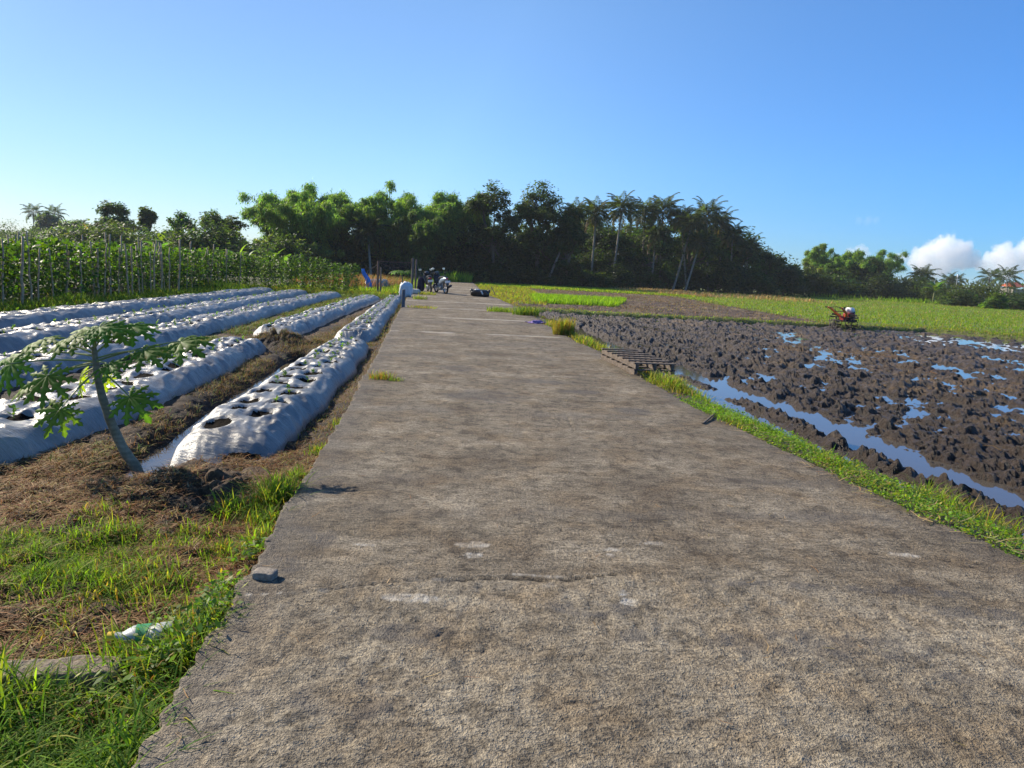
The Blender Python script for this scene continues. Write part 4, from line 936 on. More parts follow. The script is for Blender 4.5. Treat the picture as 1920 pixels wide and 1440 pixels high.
# banana plants
for k, (px, D, H, lab) in enumerate([(300, 58, 2.9, 'banana plant with upright torn leaves left of the round green tree'), (312, 62, 3.6, 'taller banana plant against the round green tree'), (447, 52, 2.5, 'banana plant behind the right end of the bean stakes'), (462, 50, 2.3, 'small banana plant beside the open crowned tree'), (512, 48, 2.3, 'banana plant in front of the yellowish bamboo'), (530, 47, 2.0, 'low banana plant at the foot of the bamboo'), (1752, 100, 3.6, 'banana plant in front of the right hand hedge'), (168, 84, 4.6, 'banana plant with dead brown leaves behind the stakes')]):
    banana(lab, tree_pos(px, D), H, 760+k, (.13, .10, .05) if 'dead' in lab else (.075, .125, .025))
# right hedge and bushes
for k, (px, D, py, W, col, lab) in enumerate([
    (1690, 112, 516, 8, (.055, .072, .022), 'olive bush right of the separate grove'), (1722, 108, 522, 7, (.042, .06, .02), 'dark bush in front of the untidy palm'), (1765, 104, 526, 8, (.05, .072, .022), 'mid green bush left of the large domed bush'),
    (1835, 92, 526, 10.5, (.058, .074, .020), 'large domed olive bush near the right edge'), (1800, 88, 545, 5, (.05, .075, .02), 'low bush at the left foot of the domed bush'), (1905, 84, 548, 6.5, (.040, .062, .018), 'dark bush at the right edge of the picture'),
    (1868, 80, 552, 2.4, (.09, .15, .03), 'small bright green bush in front of the domed bush'), (1700, 104, 545, 5, (.05, .07, .03), 'low scrub at the edge of the rice field'), (1950, 90, 540, 8, (.045, .065, .02), 'bush just past the right edge')]):
    bush(lab, tree_pos(px, D), hgt(px, py, D)*1.12, W, 800+k, col, 80, 60, .30)
# left scrub behind the stakes
for k, (px, D, H, W) in enumerate([(20, 120, 4.2, 14), (70, 130, 4.0, 14), (130, 110, 4.0, 12), (180, 74, 3.3, 8), (240, 70, 3.6, 8), (300, 70, 3.2, 8), (360, 62, 3.6, 7), (420, 62, 3.4, 7), (470, 60, 2.5, 6), (500, 66, 2.6, 6), (540, 64, 2.6, 5)]):
    bush('green scrub bush behind the bean stakes', tree_pos(px, D), H*1.35, W*1.15, 820+k, (.06, .09, .03), 110, 55, .30, 'scrub behind the bean stakes')
# far treeline along the horizon
rng = RS(9); lf = Leafy(); n = 9000
th = rng.uniform(-1.05, 1.05, n); R_ = rng.uniform(270, 330, n); cx = np.sin(th)*R_; cy = np.cos(th)*R_; hh = (3.2+4.5*fbm(th*26, th*0, 31, 3))*rng.uniform(0, 1, n)**.8
d = rdir(rng, n); nn = unit(rdir(rng, n)+np.array([0, 0, .7])); s = rng.uniform(1.2, 2.6, n)
lf.kites(np.stack([cx, cy, hh-.3], 1), d, nn, s, s*.6, jit(rng, (.05, .07, .035), n, .3))
tag(obj('treeline', lf.mesh('treeline', M_far)), 'far low line of trees along the horizon', 'trees', kind='stuff')
# house and pole far right
p0 = tree_pos(1897, 165); hs = thing('house', 'small far house with a red tiled roof at the right edge', 'house', p0, .3); zt = hgt(1897, 530, 165)
mb = MB(); mb.box((0, 0, zt*.35), (4.0, 3.4, zt*.7)); mb.build('wall', flat_mat('house_wall', (.22, .20, .17), .8), hs, False)
mb = MB(); e = zt*.68; e = zt*.80; V = [(-2.5, -2.2, e), (2.5, -2.2, e), (2.5, 2.2, e), (-2.5, 2.2, e), (-1.2, 0, zt*1.02), (1.2, 0, zt*1.02)]; mb.raw(V, [(0, 1, 5, 4), (1, 2, 5), (2, 3, 4, 5), (3, 0, 4), (3, 2, 1, 0)]); mb.build('roof', flat_mat('roof_tiles', (.42, .11, .055), .7, 0, .3, .25, 4), hs, False)
mb = MB(); mb.box((-.7, -1.71, zt*.4), (1.2, .06, 1.1)); mb.build('window', flat_mat('dark_window', (.03, .03, .035), .2), hs, False)
p0 = tree_pos(1791, 125); zt = hgt(1791, 519, 125); pl = thing('pole', 'thin far pole with a small white head above the right hand hedge', 'pole', p0)
mb = MB(); mb.tube([(0, 0, -.3), (0, 0, zt)], [.07, .045], 6); mb.build('mast', flat_mat('pole_grey', (.4, .4, .4), .6), pl); mb = MB(); mb.box((0, 0, zt+.2), (.2, .2, .45), bev=.05); mb.build('head', flat_mat('white_enamel', (.8, .8, .8), .4), pl)
# ------------------------------------------------------------------ bean trellis
def bean_mesh(sd, H=1.7, n=210, col=(.066, .120, .018), R=.22, lz=.115, dark=1.0):
    r = RS(sd); lf = Leafy(); z = H*(1-r.uniform(0, 1, n)**1.25*.92); a = r.uniform(0, 6.28, n); rr = R*np.sqrt(r.uniform(.1, 1, n))*(.65+.5*np.sin(z/H*2.6))
    pos = np.stack([np.cos(a)*rr, np.sin(a)*rr, z], 1); out = np.stack([np.cos(a), np.sin(a), np.zeros(n)], 1)
    nn = unit(out*.55+np.array([0, 0, .65])+r.normal(0, .4, (n, 3))); d = out*.5+r.normal(0, .6, (n, 3))-np.array([0, 0, .5]); d = unit(d-nn*np.sum(d*nn, 1, keepdims=True))
    s = lz*r.uniform(.6, 1.3, n); lf.kites(pos, d, nn, s, s*.78, jit(r, np.array(col)*dark, n, .28, .14))
    for i in range(3):
        t = np.linspace(0, 1, 10); p = np.stack([.05*np.cos(t*9+i*2), .05*np.sin(t*9+i*2), t*H*.95], 1); V, F = tube_np(p, .007, 4, False); lf.add(V, F, np.tile(np.array((.07, .09, .03)), (len(V), 1)))
    return lf.mesh('bean_plant', M_leaf)
rng = RS(21); bm_ = [bean_mesh(i, 1.62+.10*(i % 3), 150) for i in range(5)]
def row_x(y, k): return np.interp(y, [10, 17.5, 27, 36], [-12.05, -12.75, -13.15, -13.55])-.15-k*1.0
nb = 0
for k in range(4):
    y = 11.5+k*1.6
    while y < 35.5 and nb < 262:
        o = obj('bean_plant', bm_[rng.randint(5)], loc=(row_x(y, k)+rng.uniform(-.1, .1), y, -.15), rz=rng.uniform(0, 6.28)); q = rng.uniform(.86, 1.08); o.scale = (1.15, 1.15, q)
        tag(o, 'leafy green bean plant climbing among the wooden stakes on the left', 'bean plant', 'bean plants climbing the stakes'); nb += 1; y += rng.uniform(.40, .56)
lf = Leafy()
for k in range(4, 7):
    n = 5000; y = rng.uniform(16, 37, n); z = 1.62*(1-rng.uniform(0, 1, n)**1.4*.7)*(.85+.3*vn(y*1.6, y*0+k, 33)); x = row_x(y, k)+rng.normal(0, .2, n)
    nn = unit(rng.normal(0, .5, (n, 3))+np.array([0, 0, .8])); d = unit(rng.normal(0, 1, (n, 3))-np.array([0, 0, .4])); s = .13*rng.uniform(.6, 1.3, n)
    lf.kites(np.stack([x, y, z-.15], 1), d, nn, s, s*.75, jit(rng, (.06, .11, .018), n, .3, .12))
tag(obj('bean_foliage', lf.mesh('bean_foliage', M_leaf)), 'mass of bean foliage in the rows behind the front stakes', 'bean plants', kind='stuff')
# wooden stakes of the front rows
def stake_mesh(sd, H, r0):
    r = RS(sd); t = np.linspace(0, 1, 7); p = np.stack([r.normal(0, .008, 7), r.normal(0, .008, 7), -.25+t*(H+.25)], 1); V, F = tube_np(p, r0*(1-.25*t)*r.uniform(.92, 1.08, 7), 6)
    mb = MB(); mb.raw(V, F); me = bpy.data.meshes.new('stake'); me.from_pydata(V.tolist(), [], F); me.materials.append(M_stake); me.polygons.foreach_set('use_smooth', [True]*len(F)); return me
st_m = [stake_mesh(i, H, r) for i, (H, r) in enumerate([(1.78, .028), (1.65, .022), (1.9, .030), (1.55, .020), (1.72, .026)])]
ns = 0
SP = [(5, 578), (40, 577), (72, 573), (102, 570), (121, 566), (152, 566), (178, 563), (184, 563), (196, 562), (207, 561), (222, 560), (242, 560), (249, 559), (262, 557), (268, 557), (284, 556), (288, 555), (302, 554), (305, 553), (318, 553), (335, 552), (350, 549), (366, 547), (370, 546), (384, 545), (396, 544)]
for (px, py) in SP:
    x, y = P(px, py, -.15); o = obj('stake', st_m[rng.randint(5)], loc=(x, y, -.15), rz=rng.uniform(0, 6)); o.rotation_euler[0] = rng.normal(0, .035); o.rotation_euler[1] = rng.normal(0.02, .05)
    q = rng.uniform(.88, 1.12); o.scale = (1.25, 1.25, q); tag(o, 'weathered grey bean stake in the front line along the grassy edge of the beds', 'stake', 'bean stakes in the front line')
for i in range(64):
    k = rng.randint(0, 3); y = rng.uniform(14, 35); x = row_x(y, k)+rng.uniform(-.1, .30); o = obj('stake', st_m[rng.randint(5)], loc=(x, y, -.15), rz=rng.uniform(0, 6)); o.rotation_euler[0] = rng.normal(0, .05); o.rotation_euler[1] = rng.normal(0, .06)
    o.scale = (1, 1, rng.uniform(.9, 1.15)); tag(o, 'thin grey bean stake standing inside the bean rows', 'stake', 'bean stakes inside the rows')
for (px, h0, ln) in [(273, 552, .35), (374, 545, .22), (279, 553, -.10)]:
    x, y = P(px, h0, -.15); o = obj('stake', st_m[2], loc=(x, y-.1, -.15)); o.rotation_euler[1] = ln; tag(o, 'bean stake leaning sideways against the bundle of upright stakes', 'stake', 'leaning bean stakes')
# darker climbing plants at the far end of the beds
cm = [bean_mesh(50+i, 1.75, 190, (.055, .095, .022), .17, .11) for i in range(4)]
for k in range(4):
    y = 34.6+k*1.5
    for i in range(18):
        x = -14.6+i*.52+.15*k+rng.uniform(-.05, .05)+.2*(k % 2)
        if x > -8.0 - .1*k: continue
        o = obj('climbing_plant', cm[rng.randint(4)], loc=(x, y+rng.uniform(-.12, .12), -.15), rz=rng.uniform(0, 6)); q = rng.uniform(.78, 1.06)*(1 if x < -9.6 else .85); o.scale = (1, 1, q)
        tag(o, 'dark green climbing vegetable plant in the rows beyond the far end of the beds', 'climbing plant', 'climbing plants beyond the beds')
# ------------------------------------------------------------------ things by the gate
M_rust = flat_mat('rusty_iron', (.17, .095, .065), .7, .2, .4, .35, 25); M_post = flat_mat('dark_timber', (.16, .125, .105), .85, 0, .2, .4, 20, .5)
gp = Vector((*P(708, 546, -.12), -.12)); gt = at(710, 489, gp.y); rp = Vector((*P(770, 545, -.12), -.12)); rp = Vector((at(772, 545, gp.y+.6).x, gp.y+.6, -.12)); Hg = gt.z+.12; Hr = at(776, 484, rp.y).z+.12
g = thing('gate_frame', 'rusty gate frame with two posts each side and a thin top bar beside the road', 'gate', tuple(gp)); d = rp-gp
mb = MB(); mb.tube([(0, 0, -.3), (0, 0, Hg)], .055, 8); mb.build('post', M_rust, g)
mb = MB(); mb.tube([(.13, .15, -.3), (.13, .15, Hg*.80)], .045, 8); mb.build('post', M_wood, g)
mb = MB(); mb.tube([(d.x, d.y, -.3), (d.x+.02, d.y, Hr)], .065, 8); mb.build('post', M_post, g)
mb = MB(); mb.tube([(d.x+.17, d.y+.12, -.3), (d.x+.20, d.y+.12, Hr*.97)], .05, 8); mb.build('post', M_post, g)
mb = MB(); mb.tube([(0, 0, Hg-.01), (d.x*.5, d.y*.5, Hg-.03), (d.x, d.y, Hg)], .022, 6); mb.build('top_bar', M_rust, g)
mb = MB(); mb.tube(bez((.02, 0, Hg*.97), (d.x*.6, d.y*.6, Hg*.60), (d.x, d.y, Hr*.93), 12), .010, 5); mb.build('slack_wire', M_rust, g)
# netting hung below the bar
XX, YY = np.meshgrid(np.linspace(.05, 1, 40), np.linspace(0, 1, 8)); px = d.x*XX; py_ = d.y*XX; sag = Hg*(.98-.02*np.sin(XX*3))-YY*(.26+.18*np.sin(XX*math.pi))*1.0+.03*np.sin(XX*30)*YY; V = np.stack([px, py_+.03*np.sin(XX*22+YY*3), sag], 2).reshape(-1, 3)
m, nt, b = newmat('shade_net'); b.inputs['Base Color'].default_value = (.035, .022, .020, 1); b.inputs['Roughness'].default_value = .9; tr_ = nt.nodes.new('ShaderNodeBsdfTransparent'); mx = nt.nodes.new('ShaderNodeMixShader'); mx.inputs[0].default_value = .5
L(nt, b.outputs[0], mx.inputs[1]); L(nt, tr_.outputs[0], mx.inputs[2]); L(nt, mx.outputs[0], nt.nodes['Material Output'].inputs[0])
obj('net', mesh('net', V, [grid_faces(8, 40)], [m], smooth=True), g)
# cloth draped on a crooked stick
bx, by = P(690, 541, -.1); t = thing('blue_tarp', 'crumpled bright blue tarp draped on a crooked dark stick beyond the beds', 'tarp', (bx, by, -.12)); Ht = at(684, 504, by).z+.12
an = np.linspace(0, 2*math.pi, 26); zz = np.linspace(0, Ht, 18); ZZ, AA = np.meshgrid(zz, an, indexing='ij'); f = ZZ/Ht; rr = (.17-.09*f)*(1+.28*np.sin(AA*5+f*4)+.15*np.sin(AA*9-f*7)); cxx = -.22*f+.10*np.sin(f*5)
V = np.stack([cxx+rr*np.cos(AA), rr*.7*np.sin(AA), ZZ], 2).reshape(-1, 3); obj('sheet', mesh('sheet', V, [grid_faces(18, 26)], [flat_mat('blue_tarp_sheet', (.03, .20, .62), .45, 0, .4, .2, 5, .5)], smooth=True), t)
mb = MB(); mb.tube([(.0, .05, 0), (-.05, .05, Ht*.9), (.35, .05, Ht*1.12), (.75, .1, Ht*1.45)], [.03, .03, .028, .016], 6); mb.tube([(.1, .05, Ht*1.0), (-.2, .05, Ht*1.18)], .015, 5); mb.build('stick', M_bark, t)
# papaya behind the gate
x, y = P(743, 541, -.1); root = thing('papaya_tree', 'small papaya tree with a flat leafy crown framed by the gate posts', 'tree', (x, y+2.2, -.12)); H = at(743, 512, y+2.2).z+.12; rg = RS(3)
mb = MB(); mb.tube([(0, 0, -.2), (.02, 0, H*.6), (0, 0, H)], [.05, .04, .03], 7); mb.build('stem', bpy.data.materials['papaya_stem'], root)
for i in range(11):
    a = i*2.4; el = .35-.03*i; hub = np.array([math.cos(a)*.55*math.cos(el), math.sin(a)*.55*math.cos(el), H+.45*math.sin(el)+.05]); V, Q, C = papaya_leaf(.42, rg, 7, .30, (.06, .12, .025)); R = frame(np.array([math.cos(a), math.sin(a), -.35]), (0, 0, 1)); V = V @ R.T+hub
    l = obj('leaf', mesh('leaf', V, [Q], [M_papaya], None, C, True), root); mb = MB(); mb.tube(bez((0, 0, H), hub*.5+np.array([0, 0, H*.5+.08]), hub, 5), .010, 4); mb.build('leaf_stalk', bpy.data.materials['papaya_petiole'], l)
def blob(name, label, cat, loc, dims, seed, mat, sag=.15, lump=.12, n=30, square=.6, parts=None, flat=.1):
    u = np.linspace(0, 2*math.pi, n*2, endpoint=False); v_ = np.linspace(-math.pi/2, math.pi/2, n); VV, UU = np.meshgrid(v_, u, indexing='ij')
    s = lambda w_, e: np.sign(w_)*np.abs(w_)**e
    X = s(np.cos(VV), square)*s(np.cos(UU), square); Y = s(np.cos(VV), square)*s(np.sin(UU), square); Z = s(np.sin(VV), square)
    q = 1+lump*(fbm(X*2.2+seed, Y*2.2+Z*2.0, seed, 3)-.5)*2+lump*.6*(1-np.abs(2*fbm(X*4+Z*3, Y*4-Z*2, seed+3, 3)-1)-.6)
    X, Y, Z = X*q*dims[0]/2, Y*q*dims[1]/2, (Z*q*.5+.5)*dims[2]; bul = 1+sag*(1-Z/dims[2]); X = X*bul; Y = Y*bul
    V = np.stack([X, Y, np.maximum(Z, 0)], 2); nr, ncc = V.shape[:2]; i = (np.arange(nr-1)[:, None]*ncc+np.arange(ncc)[None, :]).ravel(); j = (np.arange(nr-1)[:, None]*ncc+(np.arange(ncc)[None, :]+1) % ncc).ravel()
    o = obj(name, mesh(name, V.reshape(-1, 3), [np.stack([i, j, j+ncc, i+ncc], 1)], [mat], smooth=True), loc=loc); return tag(o, label, cat) if label else o
M_sack = flat_mat('white_sack', (.50, .54, .57), .55, 0, .4, .12, 12, .5); M_blk = flat_mat('black_plastic', (.012, .013, .016), .35, 0, .5, .3, 10, .5)
x, y = P(761, 556, 0); s_ = blob('sack', 'full white woven sack standing at the road edge behind the short post', 'sack', (x, y, -.03), (.52, .42, at(761, 529, y).z+.02), 4, M_sack, .10, .26, 26, .62)
x, y = P(756, 577, -.02); pz = at(756, 547, y).z; t = thing('short_post', 'short blue grey wooden post at the road edge in front of the white sack', 'post', (x, y, -.05)); mb = MB(); mb.box((0, 0, (pz-.05)/2), (.105, .10, pz+.3), bev=.012); mb.build('shaft', flat_mat('blue_grey_paint', (.085, .10, .12), .7, 0, .3, .35, 22, .4), t); mb = MB(); mb.box((0, 0, pz+.118), (.115, .11, .03), bev=.01); mb.build('cap', flat_mat('bleached_wood', (.20, .20, .19), .8), t)
x, y = P(776, 551, 0); blob('pale_bundle', 'low pale folded bundle on the road edge between the sack and the gate post', 'bundle', (x, y, -.01), (.62, .4, .26), 8, flat_mat('pale_cloth', (.52, .48, .40), .8, 0, .2, .15, 10, .4), .05, .12, 20, .6)
# black bundle across the road
x, y = P(900, 556, 0); t = thing('black_bundle', 'sagging black plastic bundle with white scraps lying on the road by the right verge', 'bundle', (x, y, 0)); o = blob('wrap', None, None, (0, 0, 0), (.98, .6, .34), 14, M_blk, -.12, .2, 26, .55); o.parent = t
o = blob('scrap', None, None, (-.16, -.05, .28), (.26, .2, .10), 15, M_sack, 0, .3, 14, .8); o.parent = t; o = blob('scrap', None, None, (.16, -.33, .12), (.07, .05, .2), 16, M_sack, 0, .3, 12, .8); o.parent = t; o.rotation_euler[1] = -.5
for sx in (-1, 1): o = blob('handle_end', None, None, (sx*.45, 0, .22), (.14, .3, .15), 17+sx, M_blk, 0, .2, 14, .7); o.parent = t
p1 = P(929, 553, -.05); ob = at(921, 538, p1[1]+.3); mb = MB(); mb.tube([(p1[0], p1[1], -.1), ((p1[0]+ob.x)/2+.01, p1[1]+.15, (ob.z-.05)/2), tuple(ob)], [.03, .028, .024], 6); tag(mb.build('leaning_stick', M_bark), 'thin dark stick stuck slanting into the verge right of the black bundle', 'stick')
# purple cloth on the road
x, y = P(1005, 606, 0); XX, YY = np.meshgrid(np.linspace(-.42, .42, 50), np.linspace(-.30, .30, 36)); rr = np.hypot(XX/.42, YY/.30); th = np.arctan2(YY, XX); out = .80+.18*np.sin(th*3+1)+.1*np.sin(th*7)
ZZ = .006+.10*np.clip(1-np.abs(2*fbm(XX*5+3, YY*7, 66, 3)-1)-.45, 0, 1)*sst(1.0, .3, rr)*1.4; Fq = grid_faces(36, 50); keep = (rr < out).reshape(-1)[Fq].all(1)
o = obj('purple_cloth', mesh('purple_cloth', np.stack([XX, YY, ZZ], 2).reshape(-1, 3), [Fq[keep]], [flat_mat('purple_fabric', (.17, .12, .28), .85, 0, .2, .3, 9, .3)], smooth=True), loc=(x, y, 0)); tag(o, 'crumpled purple cloth lying on the right side of the road', 'cloth')
md = o.modifiers.new('thickness', 'SOLIDIFY'); md.thickness = .006; md.offset = 1
# ------------------------------------------------------------------ pallet
c1 = Vector((*P(1188, 704, 0), 0)); c0 = Vector((*P(1140, 680, 0), 0)); ax = (c1-c0).normalized(); bx_ = Vector((-ax.y, ax.x, 0)) if ax.x*1 < 0 else Vector((-ax.y, ax.x, 0))
if bx_.x < 0: bx_ = -bx_
# long left side runs along the road edge; boards run across it to the right
pal = thing('pallet', 'dark weathered wooden pallet lying half over the road edge and the ditch', 'pallet', tuple(c1+Vector((0, 0, .01))), math.atan2(ax.y, ax.x)+math.pi); Lp_, Wp = 1.9, .64; pal.scale = (1, 1, .80)
M_pal = flat_mat('dark_pallet_wood', (.115, .092, .075), .85, 0, .2, .5, 16, .7); prng = RS(8)
for k in range(7): mb = MB(); mb.box((.05+k*(Lp_-.1)/6, -Wp/2 if True else 0, .215), (.095, Wp, .022), m=0, bev=.004, R=Matrix.Rotation(prng.normal(0, .008), 4, 'Z')); mb.build('top_board', M_pal, pal, False)
for j in range(3): mb = MB(); mb.box((Lp_/2, -.045-j*(Wp-.09)/2, .155), (Lp_, .05, .095), bev=.005); mb.build('stringer', M_pal, pal, False)
for k in range(7): mb = MB(); mb.box((.05+k*(Lp_-.1)/6, -Wp/2, .092), (.085, Wp, .022), bev=.004); mb.build('bottom_board', M_pal, pal, False)
for j in range(2): mb = MB(); mb.box((Lp_/2, -.03-j*(Wp-.06), .035), (Lp_, .045, .085), bev=.005); mb.build('skid', M_pal, pal, False)
# ------------------------------------------------------------------ small things in front
x, y = P(497, 1083, 0); t = blob('stone', None, None, (x, y, -.012), (.105, .075, .048), 31, flat_mat('broken_concrete', (.23, .20, .165), .9, 0, .2, .4, 50, .8), -.1, .10, 22, .35); tag(t, 'flat broken piece of concrete at the left edge of the road', 'stone'); t.rotation_euler[2] = -.1
a, b2 = P(1318, 796, 0), P(1340, 778, 0); mb = MB(); mb.tube([(a[0], a[1], .012), ((a[0]+b2[0])/2+.01, (a[1]+b2[1])/2, .022), (b2[0], b2[1], .014)], [.010, .012, .008], 6); tag(mb.build('twig', M_bark), 'short dark twig lying on the concrete near the bright green verge', 'twig')
# crushed plastic bottle in the grass
x, y = P(268, 1215, -.1); bt = thing('plastic_bottle', 'discarded milky plastic bottle with a green band and yellow cap lying in the grass', 'bottle', (x, y, -.075), math.radians(-165)); t_ = np.linspace(0, 1, 22)
m, nt, b = newmat('milky_plastic'); b.inputs['Base Color'].default_value = (.40, .43, .43, 1); b.inputs['Roughness'].default_value = .45; b.inputs['Transmission Weight'].default_value = .25
pr = .044*np.interp(t_, [0, .03, .1, .6, .8, .88, 1], [.8, 1, 1.04, 1, .62, .38, .36]); pts = np.stack([-.10+t_*.19, .004*np.sin(t_*9), 044e-3+.002*np.sin(t_*14)], 1)
V, F = tube_np(pts, pr, 18); V[:, 2] = V[:, 2]-.010*np.exp(-((V[:, 0]-.0)/.03)**2)*(V[:, 2] > .044); mb = MB(); mb.raw(V, F); mb.build('body', m, bt)
V, F = tube_np(pts[9:14], pr[9:14]+.0012, 18, False); V[:, 2] = V[:, 2]-.008*np.exp(-((V[:, 0]-.0)/.03)**2)*(V[:, 2] > .044); mb = MB(); mb.raw(V, F); mb.build('label_band', flat_mat('green_label', (.02, .22, .07), .4), bt)
mb = MB(); mb.tube([(.088, 0, .044), (.112, 0, .044)], .019, 14); mb.build('cap', flat_mat('yellow_cap', (.62, .42, .02), .4), bt)
bt.scale = (1.1, 1.2, .8)
# low concrete footing in the left foreground
a, b2 = np.array(P(-60, 1262, -.08)), np.array(P(250, 1243, -.08)); dd = b2-a; Lf = np.linalg.norm(dd); nx, ny = 160, 24; XX, YY = np.meshgrid(np.linspace(0, Lf, nx), np.linspace(-.075, .075, ny)); ed = np.abs(YY)/.075
ZZ = .0-.10*sst(.78, 1.0, ed+.25*(fbm(XX*14, YY*14, 71)-.5))-.10*sst(Lf-.05, Lf, XX)+.02*(fbm(XX*16, YY*16, 72, 3)-.5)+.015*(fbm(XX*4, YY*2, 73)-.5)
o = obj('concrete_footing', mesh('concrete_footing', np.stack([XX, YY, ZZ], 2).reshape(-1, 3), [grid_faces(ny, nx)], [flat_mat('rough_footing', (.20, .165, .125), .9, 0, .2, .6, 70, 1.0)], smooth=True), loc=(a[0], a[1], -.075), rz=math.atan2(dd[1], dd[0])); tag(o, 'low strip of rough concrete footing crossing the grass at bottom left', 'footing')
# ------------------------------------------------------------------ motorcycles
M_tyre = flat_mat('tyre_rubber', (.014, .014, .015), .75, 0, .3, .2, 30); M_steel = flat_mat('steel', (.55, .55, .56), .3, .9, .5, .1, 10); M_bl = flat_mat('gloss_black', (.012, .013, .018), .25); M_sil = flat_mat('silver_blue_paint', (.30, .37, .45), .3, .3, .5, .1, 5); M_wh = flat_mat('white_plate', (.72, .73, .75), .4); M_mir = flat_mat('mirror_glass', (.75, .8, .85), .05, 1.0); M_seat = flat_mat('black_vinyl', (.018, .018, .02), .5); M_red = flat_mat('red_lens', (.35, .02, .02), .2)
def wheel(parent, x, r, wd=.09):
    t = np.linspace(0, 2*math.pi, 29); mb = MB(); V, F = tube_np(np.stack([x+r*.85*np.cos(t), t*0, r+.0+r*.85*np.sin(t)], 1), np.full(29, wd/2), 8, False); mb.raw(V, F); w_ = mb.build('wheel', M_tyre, parent)
    mb = MB(); V, F = tube_np(np.stack([x+r*.70*np.cos(t), t*0, r+r*.70*np.sin(t)], 1), np.full(29, .018), 6, False); mb.raw(V, F)
    for i in range(6): a = i*math.pi/3; mb.tube([(x, 0, r), (x+r*.7*math.cos(a), 0, r+r*.7*math.sin(a))], .012, 5)
    mb.tube([(x, -.06, r), (x, .06, r)], .04, 8); mb.build('rim', M_steel, w_); return w_
def loft(secs, n=16, e=.6):
    V = []; F = []; an = np.arange(n)/n*2*math.pi; s = lambda w_: np.sign(w_)*np.abs(w_)**e
    for (x, z, hw, hh) in secs: V += [(x, hw*s(np.cos(a)), z+hh*s(np.sin(a))) for a in an]
    for i in range(len(secs)-1):
        for j in range(n): F.append((i*n+j, i*n+(j+1) % n, (i+1)*n+(j+1) % n, (i+1)*n+j))
    F.append(tuple(range(n))[::-1]); F.append(tuple((len(secs)-1)*n+j for j in range(n))); return np.array(V, float), F
def motorbike(label, loc, rz, paint, lean):
    t = thing('motorcycle', label, 'motorcycle', loc, rz, 'motorcycles parked on the road'); t.rotation_euler[0] = lean
    wheel(t, -.62, .29, .10); wheel(t, .62, .29, .085)
    mb = MB(); V, F = loft([(-.86, .74, .05, .04), (-.72, .72, .10, .09), (-.40, .66, .13, .13), (-.1, .56, .12, .12), (.05, .42, .10, .12), (.2, .42, .10, .10)]); mb.raw(V, F); mb.build('body', paint, t); mb = MB(); V, F = loft([(.22, .40, .12, .10), (.36, .58, .17, .18), (.46, .78, .19, .16), (.52, .93, .13, .08)]); mb.raw(V, F); mb.build('leg_shield', M_bl, t)
    mb = MB(); V, F = loft([(-.74, .83, .08, .03), (-.45, .82, .13, .05), (-.1, .78, .13, .05), (.08, .74, .09, .04)]); mb.raw(V, F); mb.build('seat', M_seat, t)
    mb = MB(); V, F = loft([(-.2, .26, .12, .10), (.0, .28, .15, .13), (.2, .28, .12, .11)]); mb.raw(V, F); mb.build('engine', M_steel, t)
    mb = MB(); mb.tube([(-.05, -.13, .18), (-.35, -.16, .22), (-.45, -.17, .27)], [.025, .03, .045], 8); mb.tube([(-.45, -.17, .27), (-.85, -.19, .40)], [.055, .06], 10); mb.build('muffler', M_bl, t)
    for s in (-1, 1): mb = MB(); mb.tube([(.62, s*.07, .29), (.50, s*.07, .62), (.44, s*.06, .85)], .022, 7); mb.build('fork', M_steel, t)
    mb = MB(); V, F = loft([(.40, .64, .06, .01), (.55, .64, .065, .02), (.72, .60, .06, .02), (.86, .48, .05, .02)]); mb.raw(V, F); mb.build('front_fender', paint, t)
    mb = MB(); V, F = loft([(-.95, .44, .06, .02), (-.90, .58, .075, .02), (-.70, .66, .07, .02)]); mb.raw(V, F); mb.build('rear_fender', M_bl, t)
    mb = MB(); V, F = loft([(.36, .98, .07, .05), (.46, 1.0, .13, .07), (.58, .95, .11, .09), (.63, .92, .06, .05)]); mb.raw(V, F); mb.build('headlamp_cowl', M_bl, t)
    mb = MB(); mb.tube([(.28, -.36, .98), (.38, -.2, .99), (.40, 0, .97), (.38, .2, .99), (.28, .36, .98)], .014, 6); hb = mb.build('handlebar', M_bl, t)
    for s in (-1, 1): mb = MB(); mb.tube([(.20, s*.385, .975), (.30, s*.34, .985)], .02, 7); mb.build('grip', M_tyre, hb)
    for s in (-1, 1):
        mb = MB(); mb.tube([(.32, s*.24, .98), (.34, s*.30, 1.12), (.31, s*.34, 1.18)], .007, 5); V, F = tube_np([(.315, s*.34, 1.18), (.335, s*.34, 1.18)], [.055, .06], 14); V[:, 1] = s*.34+(V[:, 1]-s*.34)*1.35; mb.raw(V, F); q = mb.build('mirror', M_bl, t)
        mb = MB(); V, F = tube_np([(.300, s*.34, 1.18), (.314, s*.34, 1.18)], [.047, .052], 14); V[:, 1] = s*.34+(V[:, 1]-s*.34)*1.35; mb.raw(V, F); mb.build('glass', M_mir, q)
    mb = MB(); mb.box((-.935, 0, .60), (.015, .27, .11), R=Matrix.Rotation(-.3, 4, 'Y'), bev=.004); mb.build('number_plate', M_wh, t)
    mb = MB(); mb.box((-.87, 0, .745), (.04, .16, .06), bev=.012); mb.build('tail_light', M_red, t); return t
x, y = P(834, 551, 0); rzb = math.radians(118)
mk = motorbike('silver blue motorcycle parked nearest, rear with white number plate towards the camera', (x-.25, y+.55, 0), rzb, M_sil, math.radians(-6)); mk.scale = (1.08,)*3
x, y = P(806, 549, 0); mk = motorbike('black motorcycle parked close behind the silver blue one on its left', (x-.15, y+1.0, 0), math.radians(104), M_bl, math.radians(-7)); mk.scale = (1.05,)*3
